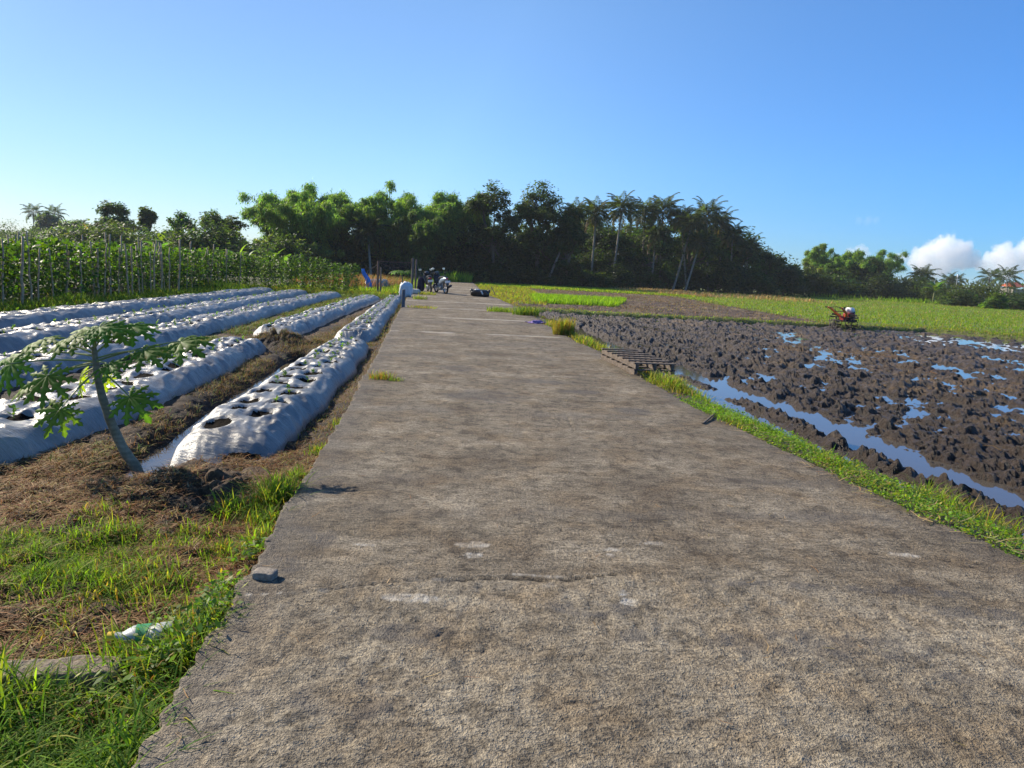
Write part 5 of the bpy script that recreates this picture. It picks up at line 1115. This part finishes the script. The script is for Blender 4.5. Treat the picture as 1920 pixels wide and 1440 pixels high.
x, y = P(789, 546, 0); blob('dark_bag', 'upright dark navy bag at the road edge left of the motorcycles', 'bag', (x, y, 0), (.36, .34, .78), 41, flat_mat('navy_cloth', (.022, .018, .045), .8, 0, .2, .3, 12, .4), .25, .16, 22, .7)
# ------------------------------------------------------------------ hand tractor in the paddy
M_or = flat_mat('orange_paint', (.80, .23, .035), .45, 0, .4, .15, 12); M_redp = flat_mat('red_engine_paint', (.30, .03, .025), .45, 0, .4, .2, 12); M_ir = flat_mat('muddy_iron', (.028, .026, .026), .7, .3, .3, .4, 20); M_tank = flat_mat('white_tank', (.75, .75, .72), .4, 0, .4, .05, 10)
x, y = P(1580, 614, -.2); T = thing('hand_tractor', 'orange walking tractor with red engine and white tank standing in the wet paddy', 'hand tractor', (x, y, -.22), math.radians(38)); 
hl = at(1540, 577, y).z+.22; sc_ = span(1540, 1612, y)
for s in (-1, 1):
    mb = MB(); yy = s*.27; mb.tube([(.02, s*.08, .45), (-.30, yy*.9, .66), (-.66, yy, .84), (-.88, yy*1.15, .90)], [.06, .056, .05, .042], 8); h_ = mb.build('handle', M_or, T)
    mb = MB(); mb.tube([(-.88, yy*1.15, .90), (-1.06, yy*1.2, .905)], .026, 7); mb.build('grip', M_tyre, h_)
mb = MB(); mb.tube([(-.78, -.30, .885), (-.76, 0, .94), (-.78, .30, .885)], .018, 6); mb.tube([(-.45, -.25, .735), (-.45, .25, .735)], .022, 6); mb.build('crossbar', M_ir, T)
mb = MB(); mb.box((-.02, 0, .40), (.34, .22, .24), bev=.03); mb.build('gearbox', M_redp, T)
mb = MB(); mb.box((.38, 0, .52), (.42, .34, .30), bev=.05); mb.tube([(.38, -.26, .50), (.38, -.17, .50)], .13, 14); mb.build('engine', M_redp, T)
mb = MB(); mb.box((.46, 0, .80), (.30, .34, .22), bev=.06); tk = mb.build('fuel_tank', M_tank, T); mb = MB(); mb.tube([(.46, 0, .90), (.46, 0, .95)], .035, 8); mb.build('cap', M_ir, tk)
mb = MB(); mb.box((.63, 0, .58), (.05, .32, .40), bev=.015); mb.build('radiator', flat_mat('grey_grille', (.16, .17, .22), .5), T)
mb = MB(); mb.tube([(.24, .12, .66), (.24, .14, .84), (.22, .14, .92)], .04, 8); mb.build('air_filter', M_ir, T)
for s in (-1, 1): mb = MB(); mb.box((.25, s*.13, .33), (1.05, .06, .07), bev=.01); mb.build('frame_rail', M_ir, T)
mb = MB(); mb.box((.78, 0, .33), (.06, .42, .10), bev=.01); mb.build('bumper', M_ir, T)
for s in (-1, 1):
    mb = MB(); t = np.linspace(0, 2*math.pi, 25)
    for yy in (.24, .50): V, F = tube_np(np.stack([.02+.30*np.cos(t), np.full(25, s*yy), .30+.30*np.sin(t)], 1), np.full(25, .014), 5, False); mb.raw(V, F)
    for i in range(10):
        a = i*math.pi/5; c, q = math.cos(a), math.sin(a); mb.box((.02+.30*c, s*.37, .30+.30*q), (.09, .30, .014), R=Matrix.Rotation(-a, 4, 'Y')); mb.tube([(.02, s*.24, .30), (.02+.3*c, s*.24, .30+.3*q)], .010, 4)
    mb.tube([(.02, 0, .30), (.02, s*.5, .30)], .03, 6); mb.build('cage_wheel', M_ir, T)
mb = MB(); mb.tube([(-.15, 0, .34), (-.55, 0, .30), (-.70, 0, .36)], .03, 6); t = np.linspace(0, 2*math.pi, 21); V, F = tube_np(np.stack([-.74+.20*np.cos(t), t*0, .20+.20*np.sin(t)], 1), np.full(21, .018), 5, False); mb.raw(V, F); V, F = tube_np(np.stack([-.74+.20*np.cos(t), t*0+.12, .20+.20*np.sin(t)], 1), np.full(21, .018), 5, False); mb.raw(V, F)
for i in range(6): a = i*math.pi/3; mb.tube([(-.74, .06, .2), (-.74+.2*math.cos(a), .06, .2+.2*math.sin(a))], .012, 4)
mb.build('tail_wheel', flat_mat('dried_mud_iron', (.16, .13, .10), .8, 0, .2, .3, 16), T)
T.scale = (sc_/1.70,)*3
# ------------------------------------------------------------------ grass and weeds
GR = (.105, .185, .026); GB = (.165, .265, .028); GY = (.25, .25, .05); DRY = (.25, .145, .055); STR = (.34, .25, .125)
def scatter(rng, n, x0, x1, y0, y1, dens):
    x = rng.uniform(x0, x1, n); y = rng.uniform(y0, y1, n); d = dens(x, y); k = rng.uniform(0, 1, n) < d; return x[k], y[k]
def colmix(rng, n, cols, p, a=.22):
    k = rng.choice(len(cols), n, p=p); c = np.array(cols)[k]; return np.clip(c*np.exp(rng.normal(0, a, n))[:, None]*(1+rng.normal(0, .08, (n, 3))), .003, .8)
def add_grass(lf, rng, x, y, z, h, w, cols, p, lean=(.3, 1.1), segs=3):
    n = len(x); hh = h*rng.uniform(.5, 1.25, n); c = colmix(rng, n, cols, p)
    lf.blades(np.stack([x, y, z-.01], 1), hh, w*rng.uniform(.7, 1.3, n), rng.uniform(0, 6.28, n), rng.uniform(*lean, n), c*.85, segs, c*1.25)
rng = RS(101)
# bottom left lush grass
lf = Leafy()
def edge_in(x, y, m=.0): return (x < lx(y)-m).astype(float)
fy = lambda x: P(0, 1268, -.1)[1]
x, y = scatter(rng, 15000, -2.6, -.7, .9, 2.28, lambda x, y: edge_in(x, y, -.015)*sst(.28, .5, fbm(x*4, y*4, 1)+.15)*np.where((y > 2.05) & (x > -1.75) & (y < 2.25), .35, 1))
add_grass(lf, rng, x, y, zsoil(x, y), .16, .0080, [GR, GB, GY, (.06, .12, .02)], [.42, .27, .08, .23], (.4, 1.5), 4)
x, y = scatter(rng, 1500, -2.5, -.8, 1.0, 2.35, lambda x, y: edge_in(x, y, .02)*sst(.45, .6, fbm(x*3+4, y*3, 2)))
add_grass(lf, rng, x, y, zsoil(x, y), .25, .010, [GB, GR, GY], [.5, .3, .2], (.2, 1.0), 5)
# bright short patch further left
cx, cy = P(70, 1050, -.12); x, y = scatter(rng, 26000, cx-1.3, cx+.8, cy-.8, cy+.7, lambda x, y: np.exp(-(((x-cx)/.50)**2+((y-cy)/.34)**2)**1.5)*1.3*sst(.25, .5, fbm(x*5, y*5, 3)+.1))
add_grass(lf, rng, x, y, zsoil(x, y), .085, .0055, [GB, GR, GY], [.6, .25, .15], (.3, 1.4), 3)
# mixed weeds across the near corner
x, y = scatter(rng, 30000, -4.2, -.8, 2.1, 5.2, lambda x, y: edge_in(x, y, 0)*sst(.56, .74, fbm(x*2.2, y*2.2, 4))*.6*sst(4.4, 3.2, y))
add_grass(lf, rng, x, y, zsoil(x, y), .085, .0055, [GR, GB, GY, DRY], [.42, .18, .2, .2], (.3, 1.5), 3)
# clumps along the road edge
for (px, py, n, h, r) in [(520, 945, 520, .21, .13), (500, 985, 200, .14, .10), (555, 905, 160, .12, .08), (430, 1165, 420, .12, .13), (375, 1210, 500, .15, .14), (330, 1240, 350, .18, .14), (485, 1020, 220, .12, .10), (440, 960, 220, .15, .12), (245, 1240, 200, .20, .12), (640, 800, 200, .09, .10), (600, 850, 160, .09, .09), (225, 1000, 150, .13, .12), (355, 1000, 180, .11, .14), (180, 960, 120, .10, .15), (420, 1030, 260, .10, .16), (300, 1100, 350, .10, .2), (215, 1090, 250, .12, .16)]:
    cx, cy = P(px, py, -.1); x = cx+rng.normal(0, r*.5, n); y = cy+rng.normal(0, r*.6, n); k = x < lx(y)+.01; x, y = x[k], y[k]
    add_grass(lf, rng, x, y, zsoil(x, y), h, .0065, [GB, GR, GY, DRY], [.42, .28, .2, .1], (.2, 1.2), 4)
tag(obj('grass', lf.mesh('grass', M_grass)), 'green grass and weeds along the left side of the road in front', 'grass', kind='stuff')
# broad leafed weeds near the bottle
lf = Leafy()
for (px, py, n, r, hh) in [(400, 1175, 420, .14, .12), (350, 1215, 360, .14, .13), (430, 1120, 260, .10, .09), (300, 1255, 220, .12, .12), (470, 1050, 160, .09, .10), (250, 1290, 160, .15, .12)]:
    cx, cy = P(px, py, -.1); x = cx+rng.normal(0, r*.55, n); y = cy+rng.normal(0, r*.6, n); k = x < lx(y)+.04; x, y = x[k], y[k]; n = len(x)
    z = zsoil(x, y)+hh*rng.uniform(.1, 1, n); nn = unit(rng.normal(0, .5, (n, 3))+np.array([0, 0, 1.])); d = rdir(rng, n); d = unit(d-nn*np.sum(d*nn, 1, keepdims=True)); s = rng.uniform(.02, .048, n)
    lf.kites(np.stack([x, y, z], 1), d, nn, s, s*rng.uniform(.3, .5, n), colmix(rng, n, [GR, (.10, .15, .05), GY], [.6, .25, .15]))
tag(obj('weeds', lf.mesh('weeds', M_leaf)), 'small leafy weeds beside the plastic bottle and the road edge', 'weeds', kind='stuff')
# dry brown grass over the plot edge and road shoulder
lf = Leafy()
x, y = scatter(rng, 150000, -5.5, -.8, 1.9, 6.4, lambda x, y: edge_in(x, y, 0)*sst(.26, .5, fbm(x*1.6+7, y*1.6, 5))*sst(6.2, 4.6, y)*sst(1.9, 2.4, y)*(seg_d(x, y, TR) > .15))
add_grass(lf, rng, x, y, zsoil(x, y), .06, .0060, [DRY, STR, (.17, .075, .028), GY], [.40, .14, .40, .06], (.5, 2.4), 3)
x, y = scatter(rng, 60000, -5.0, -1.0, 4.4, 16, lambda x, y: np.where(x > lx(y)-.34, 1, 0)*edge_in(x, y, -.01)*sst(.25, .5, fbm(x*3, y*2, 6)+.12)*np.clip(6/y, 0, 1))
add_grass(lf, rng, x, y, zsoil(x, y), .075, .0055, [DRY, STR, (.14, .09, .045), GY, GR], [.38, .14, .24, .14, .10], (.3, 1.9), 3)
x, y = scatter(rng, 26000, -5.6, -1.0, 14, 42, lambda x, y: np.where(x > lx(y)-.22, 1, 0)*edge_in(x, y, -.01)*.7)
add_grass(lf, rng, x, y, np.full(len(x), -.08), .09, .012, [DRY, GY, GR], [.4, .35, .25], (.3, 1.5), 2)
# brown strips in the furrows between the beds
def furrow(Q, n, wd, h, cols, p, w=.006, z0=0):
    Q = np.array(Q); s = rng.uniform(0, 1, n); d = np.concatenate([[0], np.cumsum(np.hypot(*np.diff(Q, axis=0).T))]); s *= d[-1]; x = np.interp(s, d, Q[:, 0])+rng.normal(0, wd, n); y = np.interp(s, d, Q[:, 1])+rng.normal(0, .1, n)
    k = (rng.uniform(0, 1, n) < sst(.3, .55, fbm(x*2, y*1.5, 8))) & (seg_d(x, y, TR) > .13+.08*fbm(x*5, y*5, 26)); x, y = x[k], y[k]; add_grass(lf, rng, x, y, zsoil(x, y)+z0, h, w, cols, p, (.3, 2.0), 3)
mixd = ([DRY, STR, (.12, .08, .04), GY, GR], [.36, .12, .28, .14, .10])
furrow([P(q[0], q[1], -.15) for q in [(120, 900), (290, 808), (375, 755), (450, 705), (520, 668), (640, 630), (680, 600), (735, 572)]], 34000, .22, .085, *mixd)
furrow([(-5.0, 12.8), (-4.0, 13.5), (-2.9, 13.6)], 5000, .25, .09, *mixd)
furrow([(-5.35, 10.5), (-5.85, 16), (-6.75, 24), (-7.3, 31)], 14000, .18, .12, [GR, GB, GY, DRY], [.35, .25, .2, .2], .010)
furrow([(-6.8, 13), (-7.7, 21), (-9.0, 31)], 6000, .15, .10, [GR, GY, DRY], [.4, .3, .3], .010)
furrow([(-7.4, 31.6), (-6.8, 33), (-6.2, 34)], 4500, .5, .22, [GR, GB, GY], [.4, .3, .3], .014)
tag(obj('dry_grass', lf.mesh('dry_grass', M_dry)), 'dry brown grass and trampled straw between the beds and the road', 'dry grass', kind='stuff')
# grass at the foot of the stakes and beyond the beds
lf = Leafy()
x, y = scatter(rng, 60000, -14.6, -10.6, 9, 34.5, lambda x, y: ((x < row_x(y, 0)+1.15+.25*fbm(y, y*0, 9)) & (x > row_x(y, 0)-.2)).astype(float)*.8)
add_grass(lf, rng, x, y, np.full(len(x), -.16), .30, .014, [GR, GB, GY, (.05, .09, .02)], [.36, .22, .12, .30], (.2, .9), 2)
for (px, py, n, r, h) in [(385, 545, 900, .9, .6), (410, 543, 700, .8, .55), (300, 555, 500, .8, .4), (130, 572, 400, .5, .4), (440, 548, 400, .8, .5)]:
    cx, cy = P(px, py, -.15); x = cx+rng.normal(0, r*.5, n); y = cy+rng.normal(0, r*.5, n); add_grass(lf, rng, x, y, np.full(n, -.15), h, .018, [GB, GR, GY], [.5, .3, .2], (.2, .8), 2)
x, y = scatter(rng, 22000, -14.5, -6.3, 33.2, 36.4, lambda x, y: .8*sst(-5.8, -7.0, x)); add_grass(lf, rng, x, y, np.full(len(x), -.17), .28, .018, [GR, GB, GY, DRY], [.4, .2, .2, .2], (.2, .9), 2)
x, y = scatter(rng, 30000, -13.5, -4.9, 40, 60, lambda x, y: edge_in(x, y, .1)*.8); add_grass(lf, rng, x, y, np.full(len(x), -.2), .32, .03, [GR, GB, GY], [.3, .4, .3], (.2, .9), 2)
x, y = scatter(rng, 26000, -22, -7.2, 60, 76, lambda x, y: edge_in(x, y, .1)*.8); add_grass(lf, rng, x, y, np.full(len(x), -.2), .5, .05, [GR, GB, GY], [.4, .4, .2], (.2, .9), 2)
tag(obj('grass', lf.mesh('grass', M_grass)), 'green grass growing under the bean stakes and around the gate', 'grass', kind='stuff')
lf = Leafy()
x, y = scatter(rng, 9000, -13.5, -8.2, 42, 56, lambda x, y: sst(-7.2, -10.5, x)*.9); add_grass(lf, rng, x, y, np.full(len(x), -.2), .85, .04, [(.36, .17, .05), (.30, .19, .07), GY], [.5, .3, .2], (.2, .9), 2)
tag(obj('dry_grass', lf.mesh('dry_grass', M_dry)), 'tall orange brown dry grass behind the blue tarp', 'dry grass', kind='stuff')
# right verge: creeping plants, grass and straw
lf = Leafy(); lg = Leafy()
def vw(y): return .66+.16*(fbm(y*1.7, y*0, 280)-.5)-.30*sst(7.5, 11, y)
def verge_d(x, y, lo=-.10): w_ = x-rxx(y); return ((w_ > lo+.12*fbm(y*2.5, y*0, 12)-.05) & (w_ < vw(y)+.10)).astype(float)
lush = lambda x, y: np.clip(sst(2.4, 3.6, y)*sst(8.9, 8.2, y), 0, 1)*sst(.22, .42, fbm(x*2.2, y*1.1, 13)+.05)
x, y = scatter(rng, 90000, 1.4, 3.9, 2.6, 9.0, lambda x, y: verge_d(x, y, -.06)*lush(x, y)); n = len(x)
hm = .02+.085*fbm(x*4, y*4, 14); z = zmud(x, y)+hm*rng.uniform(.15, 1.1, n); nn = unit(rng.normal(0, .55, (n, 3))+np.array([0, 0, 1.])); d = rdir(rng, n); d = unit(d-nn*np.sum(d*nn, 1, keepdims=True)); s = rng.uniform(.012, .030, n)
br = sst(6.0, 7.2, y)[:, None]; c = colmix(rng, n, [GR, GB, GY], [.40, .38, .22]); c = c*(1-br)+colmix(rng, n, [GB, (.15, .25, .02)], [.5, .5], .15)*br
lf.kites(np.stack([x, y, z], 1), d, nn, s, s*rng.uniform(.45, .8, n), c)
x, y = scatter(rng, 22000, .2, 3.9, 2.6, 12, lambda x, y: verge_d(x, y, -.05)*(.25+.75*sst(.4, .6, fbm(x*2, y*2, 15)))*np.clip(8/y, 0, 1)); add_grass(lg, rng, x, y, zmud(x, y), .10, .005, [GR, GB, GY, STR], [.35, .25, .25, .15], (.2, 1.4), 3)
for (px, py, n, h, r) in [(1262, 722, 1500, .20, .30), (1300, 735, 500, .16, .25), (1240, 705, 300, .18, .2), (1110, 645, 1200, .20, .40), (1140, 655, 500, .16, .3), (1085, 632, 400, .16, .3), (1205, 690, 200, .18, .2), (1370, 800, 300, .12, .25), (1810, 935, 160, .22, .18), (1750, 900, 130, .20, .14), (1880, 960, 150, .2, .15), (1030, 610, 300, .2, .4), (1560, 870, 100, .16, .15)]:
    cx, cy = P(px, py, -.03); x = cx+rng.normal(0, r*.45, n); y = cy+rng.normal(0, r*.8, n); k = x > rxx(y)-.08; x, y = x[k], y[k]
    add_grass(lg, rng, x, y, np.maximum(zmud(x, y), -.2), h, .006+.0006*cy, [GY, GR, GB, STR], [.36, .26, .22, .16], (.2, 1.3), 3)
x, y = scatter(rng, 24000, -2.5, 2.6, 9, 46, lambda x, y: verge_d(x, y, -.05)*np.clip(.9, 0, 1)); add_grass(lg, rng, x, y, np.full(len(x), -.06), .12, .012, [GY, DRY, STR, GR], [.3, .3, .15, .25], (.3, 1.6), 2)
x, y = scatter(rng, 16000, -5.5, 1.5, 34, 66, lambda x, y: ((x-rxx(y) > -.1) & (x-rxx(y) < 1.5+.05*y)).astype(float)); add_grass(lg, rng, x, y, np.full(len(x), -.14), .22, .03, [GB, GY, DRY], [.4, .4, .2], (.2, 1.2), 2)
tag(obj('verge_plants', lf.mesh('verge_plants', M_leaf)), 'bright green creeping plants covering the right hand verge', 'ground cover', kind='stuff')
tag(obj('grass', lg.mesh('grass', M_grass)), 'yellow green grass along the right hand edge of the road', 'grass', kind='stuff')
lf = Leafy()
x, y = scatter(rng, 16000, -.5, 3.6, 2.4, 30, lambda x, y: (((x-rxx(y)) > -.05-.22*fbm(x*0+2, y*1.8, 25)) & ((x-rxx(y)) < .14)).astype(float)*np.clip(5/y, .25, 1)); n = len(x)
lf.blades(np.stack([x, y, np.full(n, .004)+rng.uniform(0, .02, n)], 1), rng.uniform(.05, .20, n), rng.uniform(.003, .006, n), rng.uniform(0, 6.28, n), rng.uniform(2.0, 4.0, n)*.9, colmix(rng, n, [STR, DRY, (.40, .30, .16)], [.5, .3, .2]), 3) if False else None
def straws(lf, rng, x, y, z, ln, w, cols, p):
    n = len(x); a = rng.uniform(0, math.pi, n); l2 = ln*rng.uniform(.4, 1.3, n); d = np.stack([np.cos(a), np.sin(a), rng.normal(0, .10, n)], 1); d = unit(d); nn = unit(rng.normal(0, .25, (n, 3))+np.array([0, 0, 1.]))
    s_ = unit(np.cross(d, nn)); c = colmix(rng, n, cols, p); b0 = np.stack([x, y, z], 1); q = d*l2[:, None]; k = s_*(w*rng.uniform(.6, 1.3, n)*.5)[:, None]; bend = s_*(l2*rng.normal(0, .12, n))[:, None]
    V = np.stack([b0-k, b0+k, b0+q*.5+bend+k, b0+q*.5+bend-k, b0+q+k*.5, b0+q-k*.5], 1).reshape(-1, 3); b_ = (np.arange(n)*6)[:, None]; lf.add(V, np.concatenate([b_+np.array([[0, 1, 2, 3]]), b_+np.array([[3, 2, 4, 5]])]), np.repeat(c, 6, 0))
straws(lf, rng, x, y, np.full(n, .006)+rng.uniform(0, .03, n), .16, .005, [STR, DRY, (.42, .32, .17)], [.45, .35, .2])
x, y = scatter(rng, 5200, 3, 30, 4, 29, lambda x, y: sst(.52, .68, fbm(x*.6, y*1.0, 300, 3))*(x-rxx(y) > 2.3)*.8); n = len(x)
x2 = [x]; y2 = [y]
for (px, py, ax, ay, m_) in [(1590, 660, 1.8, .7, 1500), (1650, 668, 1.0, .6, 900), (1500, 652, 1.2, .5, 500), (1640, 690, 1.5, .6, 400), (1850, 700, 2, .6, 400)]: cx, cy = P(px, py, -.2); x2.append(cx+rng.normal(0, ax*.6, m_)); y2.append(cy+rng.normal(0, ay*.7, m_))
x = np.concatenate(x2); y = np.concatenate(y2); z = zmud(x, y); k = z > -.24; straws(lf, rng, x[k], y[k], z[k]+.012, .20, .008, [DRY, STR, (.17, .11, .06), (.26, .14, .05)], [.35, .15, .3, .2])
x, y = scatter(rng, 260, -1.3, 2.8, 1.2, 9, lambda x, y: ((x > lx(y)) & (x < rxx(y))).astype(float)); straws(lf, rng, x, y, np.full(len(x), .012), .06, .003, [STR, DRY], [.6, .4])
tag(obj('straw', lf.mesh('straw', M_dry)), 'loose dry straw along the verge and over the mud', 'straw', kind='stuff')
# grass on the bund and the fields behind
lf = Leafy(); ld = Leafy()
x, y = scatter(rng, 120000, -1, 32, 19.5, 33, lambda x, y: (((y-bnd(x)) > -.25) & ((y-bnd(x)) < np.interp(x, [12, 15, 18, 21, 30], [.30, .5, 2.0, 3.2, 5.0]))).astype(float)*.8)
add_grass(lf, rng, x, y, zbund(x, y)+.0, .12, .020, [GR, GB, GY, STR], [.34, .26, .26, .14], (.2, 1.2), 2)
x, y = scatter(rng, 230000, 13.4, 75, 22, 105, lambda x, y: ((y > bnd(x)+.8)).astype(float)*np.clip(42/y, .35, 1)*(x < y*.85+3)*sst(.1, .5, fbm(x*.15, y*.5, 16)+.2))
add_grass(lf, rng, x, y, zrice(x, y), .15, .030, [GR, GB, GY, STR], [.30, .46, .20, .04], (.1, .8), 2)
x, y = scatter(rng, 22000, -6, 16, 64, 78, lambda x, y: (x > rxx(np.minimum(y, 74))+.5).astype(float)); add_grass(lf, rng, x, y, np.full(len(x), -.15), .24, .07, [GB, GY], [.7, .3], (.1, .8), 2)
# bright nursery patch
x, y = scatter(rng, 26000, .2, 7.0, 34.5, 50, lambda x, y: sst(.1, .5, np.minimum(np.minimum((x-.6)*.9, 1.0), np.minimum((y-35.6-.12*np.abs(x-2)), (46-y+.2*x)*.4))*np.where(x < 5.3+.2*(y-37), 1, 0)))
add_grass(lf, rng, x, y, np.full(len(x), -.16), .30, .04, [(.15, .27, .02), GB], [.65, .35], (.1, .5), 2)
# weeds at the rim of the far trees
x, y = scatter(rng, 9000, 36, 78, 74, 106, lambda x, y: (np.abs(y-(118-.62*(x-20)*1.0)) < 6).astype(float)*sst(.4, .6, fbm(x*.3, y*.3, 17))); add_grass(lf, rng, x, y, np.full(len(x), -.2), .8, .12, [GB, GR], [.6, .4], (.1, .7), 2)
tag(obj('grass', lf.mesh('grass', M_grass)), 'bright green grass and young rice on the fields behind the paddy', 'grass', kind='stuff')
x, y = scatter(rng, 30000, -2.0, 14.3, 30.2, 66, lambda x, y: .35+.65*sst(.42, .62, fbm(x*.5, y*.3, 18))); add_grass(ld, rng, x, y, zstub(x, y)-.01, .13, .03, [GY, DRY, STR, (.15, .10, .05)], [.18, .32, .18, .32], (.2, 1.3), 2)
x, y = scatter(rng, 14000, 10, 30, 66, 82, lambda x, y: np.where((x > 13.5)&(x < 18.5), 1, .15)*sst(.3, .5, fbm(x*.3, y*.3, 19)+.1)); add_grass(ld, rng, x, y, np.full(len(x), -.15), .45, .07, [(.40, .24, .09), STR, GY], [.5, .3, .2], (.2, .9), 2)
x, y = scatter(rng, 14000, 16, 70, 50, 105, lambda x, y: sst(.56, .66, fbm(x*.06, y*.5, 23))*.7*(x > 15)); add_grass(ld, rng, x, y, zrice(x, y), .24, .05, [STR, (.36, .25, .10), GY], [.4, .3, .3], (.2, .9), 2)
tag(obj('dry_grass', ld.mesh('dry_grass', M_dry)), 'dry stubble and straw coloured grass on the fields behind the paddy', 'dry grass', kind='stuff')
# single tufts one could point at
def tuft(label, px, py, n, h, r, cols, p, w=.006, z=0.0, lean=(.2, 1.1), name='grass_tuft'):
    cx, cy = P(px, py, z); rg = RS(px); lf = Leafy(); x = np.clip(rg.normal(0, r*.4, n), -r*.7, r*.7); y = np.clip(rg.normal(0, r*.4, n), -r*.7, r*.7); add_grass(lf, rg, x, y, np.zeros(n), h, w, cols, p, lean, 3); return tag(obj(name, lf.mesh(name, M_grass), loc=(cx, cy, z)), label, 'grass tuft')
tuft('small half dry grass tuft growing out of the road surface near the torn bed', 716, 710, 260, .13, .20, [DRY, GY, GR], [.5, .3, .2], .006)
tuft('tiny green weed beside the half dry tuft on the road', 742, 714, 90, .07, .12, [GR, GY], [.6, .4])
tuft('tiny pale tuft at the left of the half dry tuft', 704, 708, 60, .06, .10, [GY, GR], [.6, .4])
tuft('upright brown and green grass clump on the right road edge beyond the pallet', 1056, 627, 900, .42, .34, [DRY, GY, GR], [.4, .35, .25], .010, 0, (.1, .5))
tuft('low green tuft growing from a road joint on the far right side', 937, 584, 420, .22, .6, [GB, GR, GY], [.4, .4, .2], .014)
tuft('dark green weed at the right road edge before the purple cloth', 985, 590, 600, .35, .6, [GR, (.05, .09, .025), GY], [.5, .3, .2], .016)
tuft('flat yellowish tuft in the road joint near the short post', 790, 577, 320, .10, .7, [GY, GR, DRY], [.5, .3, .2], .014)
tuft('low yellowish tuft on the road before the motorcycles', 798, 552, 300, .20, .7, [GY, GR], [.6, .4], .02)
tuft('small tuft on the road right behind the white sack', 788, 561, 140, .22, .4, [GR, GY], [.6, .4], .018)
tuft('tall bright green grass at the far left road side behind the motorcycles', 850, 530, 700, 1.15, 2.4, [GB, GR], [.7, .3], .05, -.1, (.1, .6))
# ------------------------------------------------------------------ clouds
def cloud(label, px, py, balls, D, seed, dens=.02, gain=4.5):
    """balls: pixel offsets and radii; one soft volume with a lumpy outline"""
    c0 = at(px, py, D); k = (at(px+1, py, D)-at(px, py, D)).length; B = [((bx*k, (j % 3-1)*.25*br*k, -by*k), br*k) for j, (bx, by, br) in enumerate(balls)]
    lo = np.min([np.array(c)-r*1.35 for c, r in B], 0); hi_ = np.max([np.array(c)+r*1.35 for c, r in B], 0)
    m = bpy.data.materials.new('cloud_vapour'); m.use_nodes = True; nt = m.node_tree; nt.nodes.remove(nt.nodes['Principled BSDF']); out = nt.nodes['Material Output']
    pv = nt.nodes.new('ShaderNodeVolumePrincipled'); pv.inputs['Color'].default_value = (1, 1, 1, 1); pv.inputs['Anisotropy'].default_value = .0; L(nt, pv.outputs[0], out.inputs['Volume'])
    v = ocoord(nt); mx = None
    for c, r in B:
        d = nt.nodes.new('ShaderNodeVectorMath'); d.operation = 'DISTANCE'; L(nt, v, d.inputs[0]); d.inputs[1].default_value = c; q = math_(nt, 'SUBTRACT', 1.0, math_(nt, 'DIVIDE', d.outputs['Value'], r)); mx = q if mx is None else math_(nt, 'MAXIMUM', mx, q)
    rm = np.mean([r for _, r in B]); n = noise(nt, v, 1.1/rm, 8, .66); n.node.inputs['Detail'].default_value = 8
    f = math_(nt, 'ADD', mx, math_(nt, 'MULTIPLY', math_(nt, 'SUBTRACT', n, .5), 2.3)); f = math_(nt, 'MULTIPLY', f, gain, clamp=True)
    L(nt, math_(nt, 'MULTIPLY', f, dens), pv.inputs['Density'])
    mb = MB(); mb.box(tuple((lo+hi_)/2), tuple(hi_-lo)); o = mb.build('cloud', m, None, False, tuple(c0)); o.data.materials[0] = m; return tag(o, label, 'cloud', 'clouds low over the right hand horizon')
cloud('big white heaped cloud with a pointed top above the right hand hedge', 1770, 478, [(-45, 12, 22), (-20, -4, 24), (5, -18, 24), (24, -12, 22), (10, 8, 30), (-25, 14, 24), (40, 8, 22), (-2, 24, 22)], 3000, 1)
cloud('white heaped cloud cut by the right edge of the picture', 1900, 488, [(-62, 12, 14), (-40, 4, 18), (-15, -12, 22), (15, -16, 24), (45, -14, 26), (0, 10, 26), (35, 10, 28), (-35, 16, 16)], 3000, 2)
cloud('small white cloud left of the big heaped one', 1684, 486, [(-16, 6, 12), (2, -2, 13), (12, -4, 10), (-4, 10, 12), (-30, 10, 8)], 3000, 3, .012, 4)
cloud('faint pinkish wisp of cloud alone in the blue sky', 1628, 413, [(-18, 2, 9), (0, 0, 10), (16, -1, 8)], 3000, 4, .0028, 2)
cloud('white cloud showing through the top of the separate grove', 1608, 470, [(-12, 4, 12), (6, -2, 12), (18, 6, 10)], 3200, 5, .010, 4)
cloud('tiny faint wisp of cloud right of the palms', 1381, 412, [(-4, 2, 7), (5, -1, 6)], 3000, 6, .003, 2)
# ------------------------------------------------------------------ air
m = bpy.data.materials.new('air'); m.use_nodes = True; nt = m.node_tree; nt.nodes.remove(nt.nodes['Principled BSDF']); pv = nt.nodes.new('ShaderNodeVolumePrincipled'); pv.inputs['Color'].default_value = (.86, .93, 1, 1); pv.inputs['Density'].default_value = .00025; pv.inputs['Anisotropy'].default_value = .0
L(nt, pv.outputs[0], nt.nodes['Material Output'].inputs['Volume'])
mb = MB(); mb.box((0, 0, 10.5), (2800, 2800, 25)); o = mb.build('haze', m, None, False); tag(o, 'thin pale haze lying over the fields', 'haze', kind='stuff')
#__END__
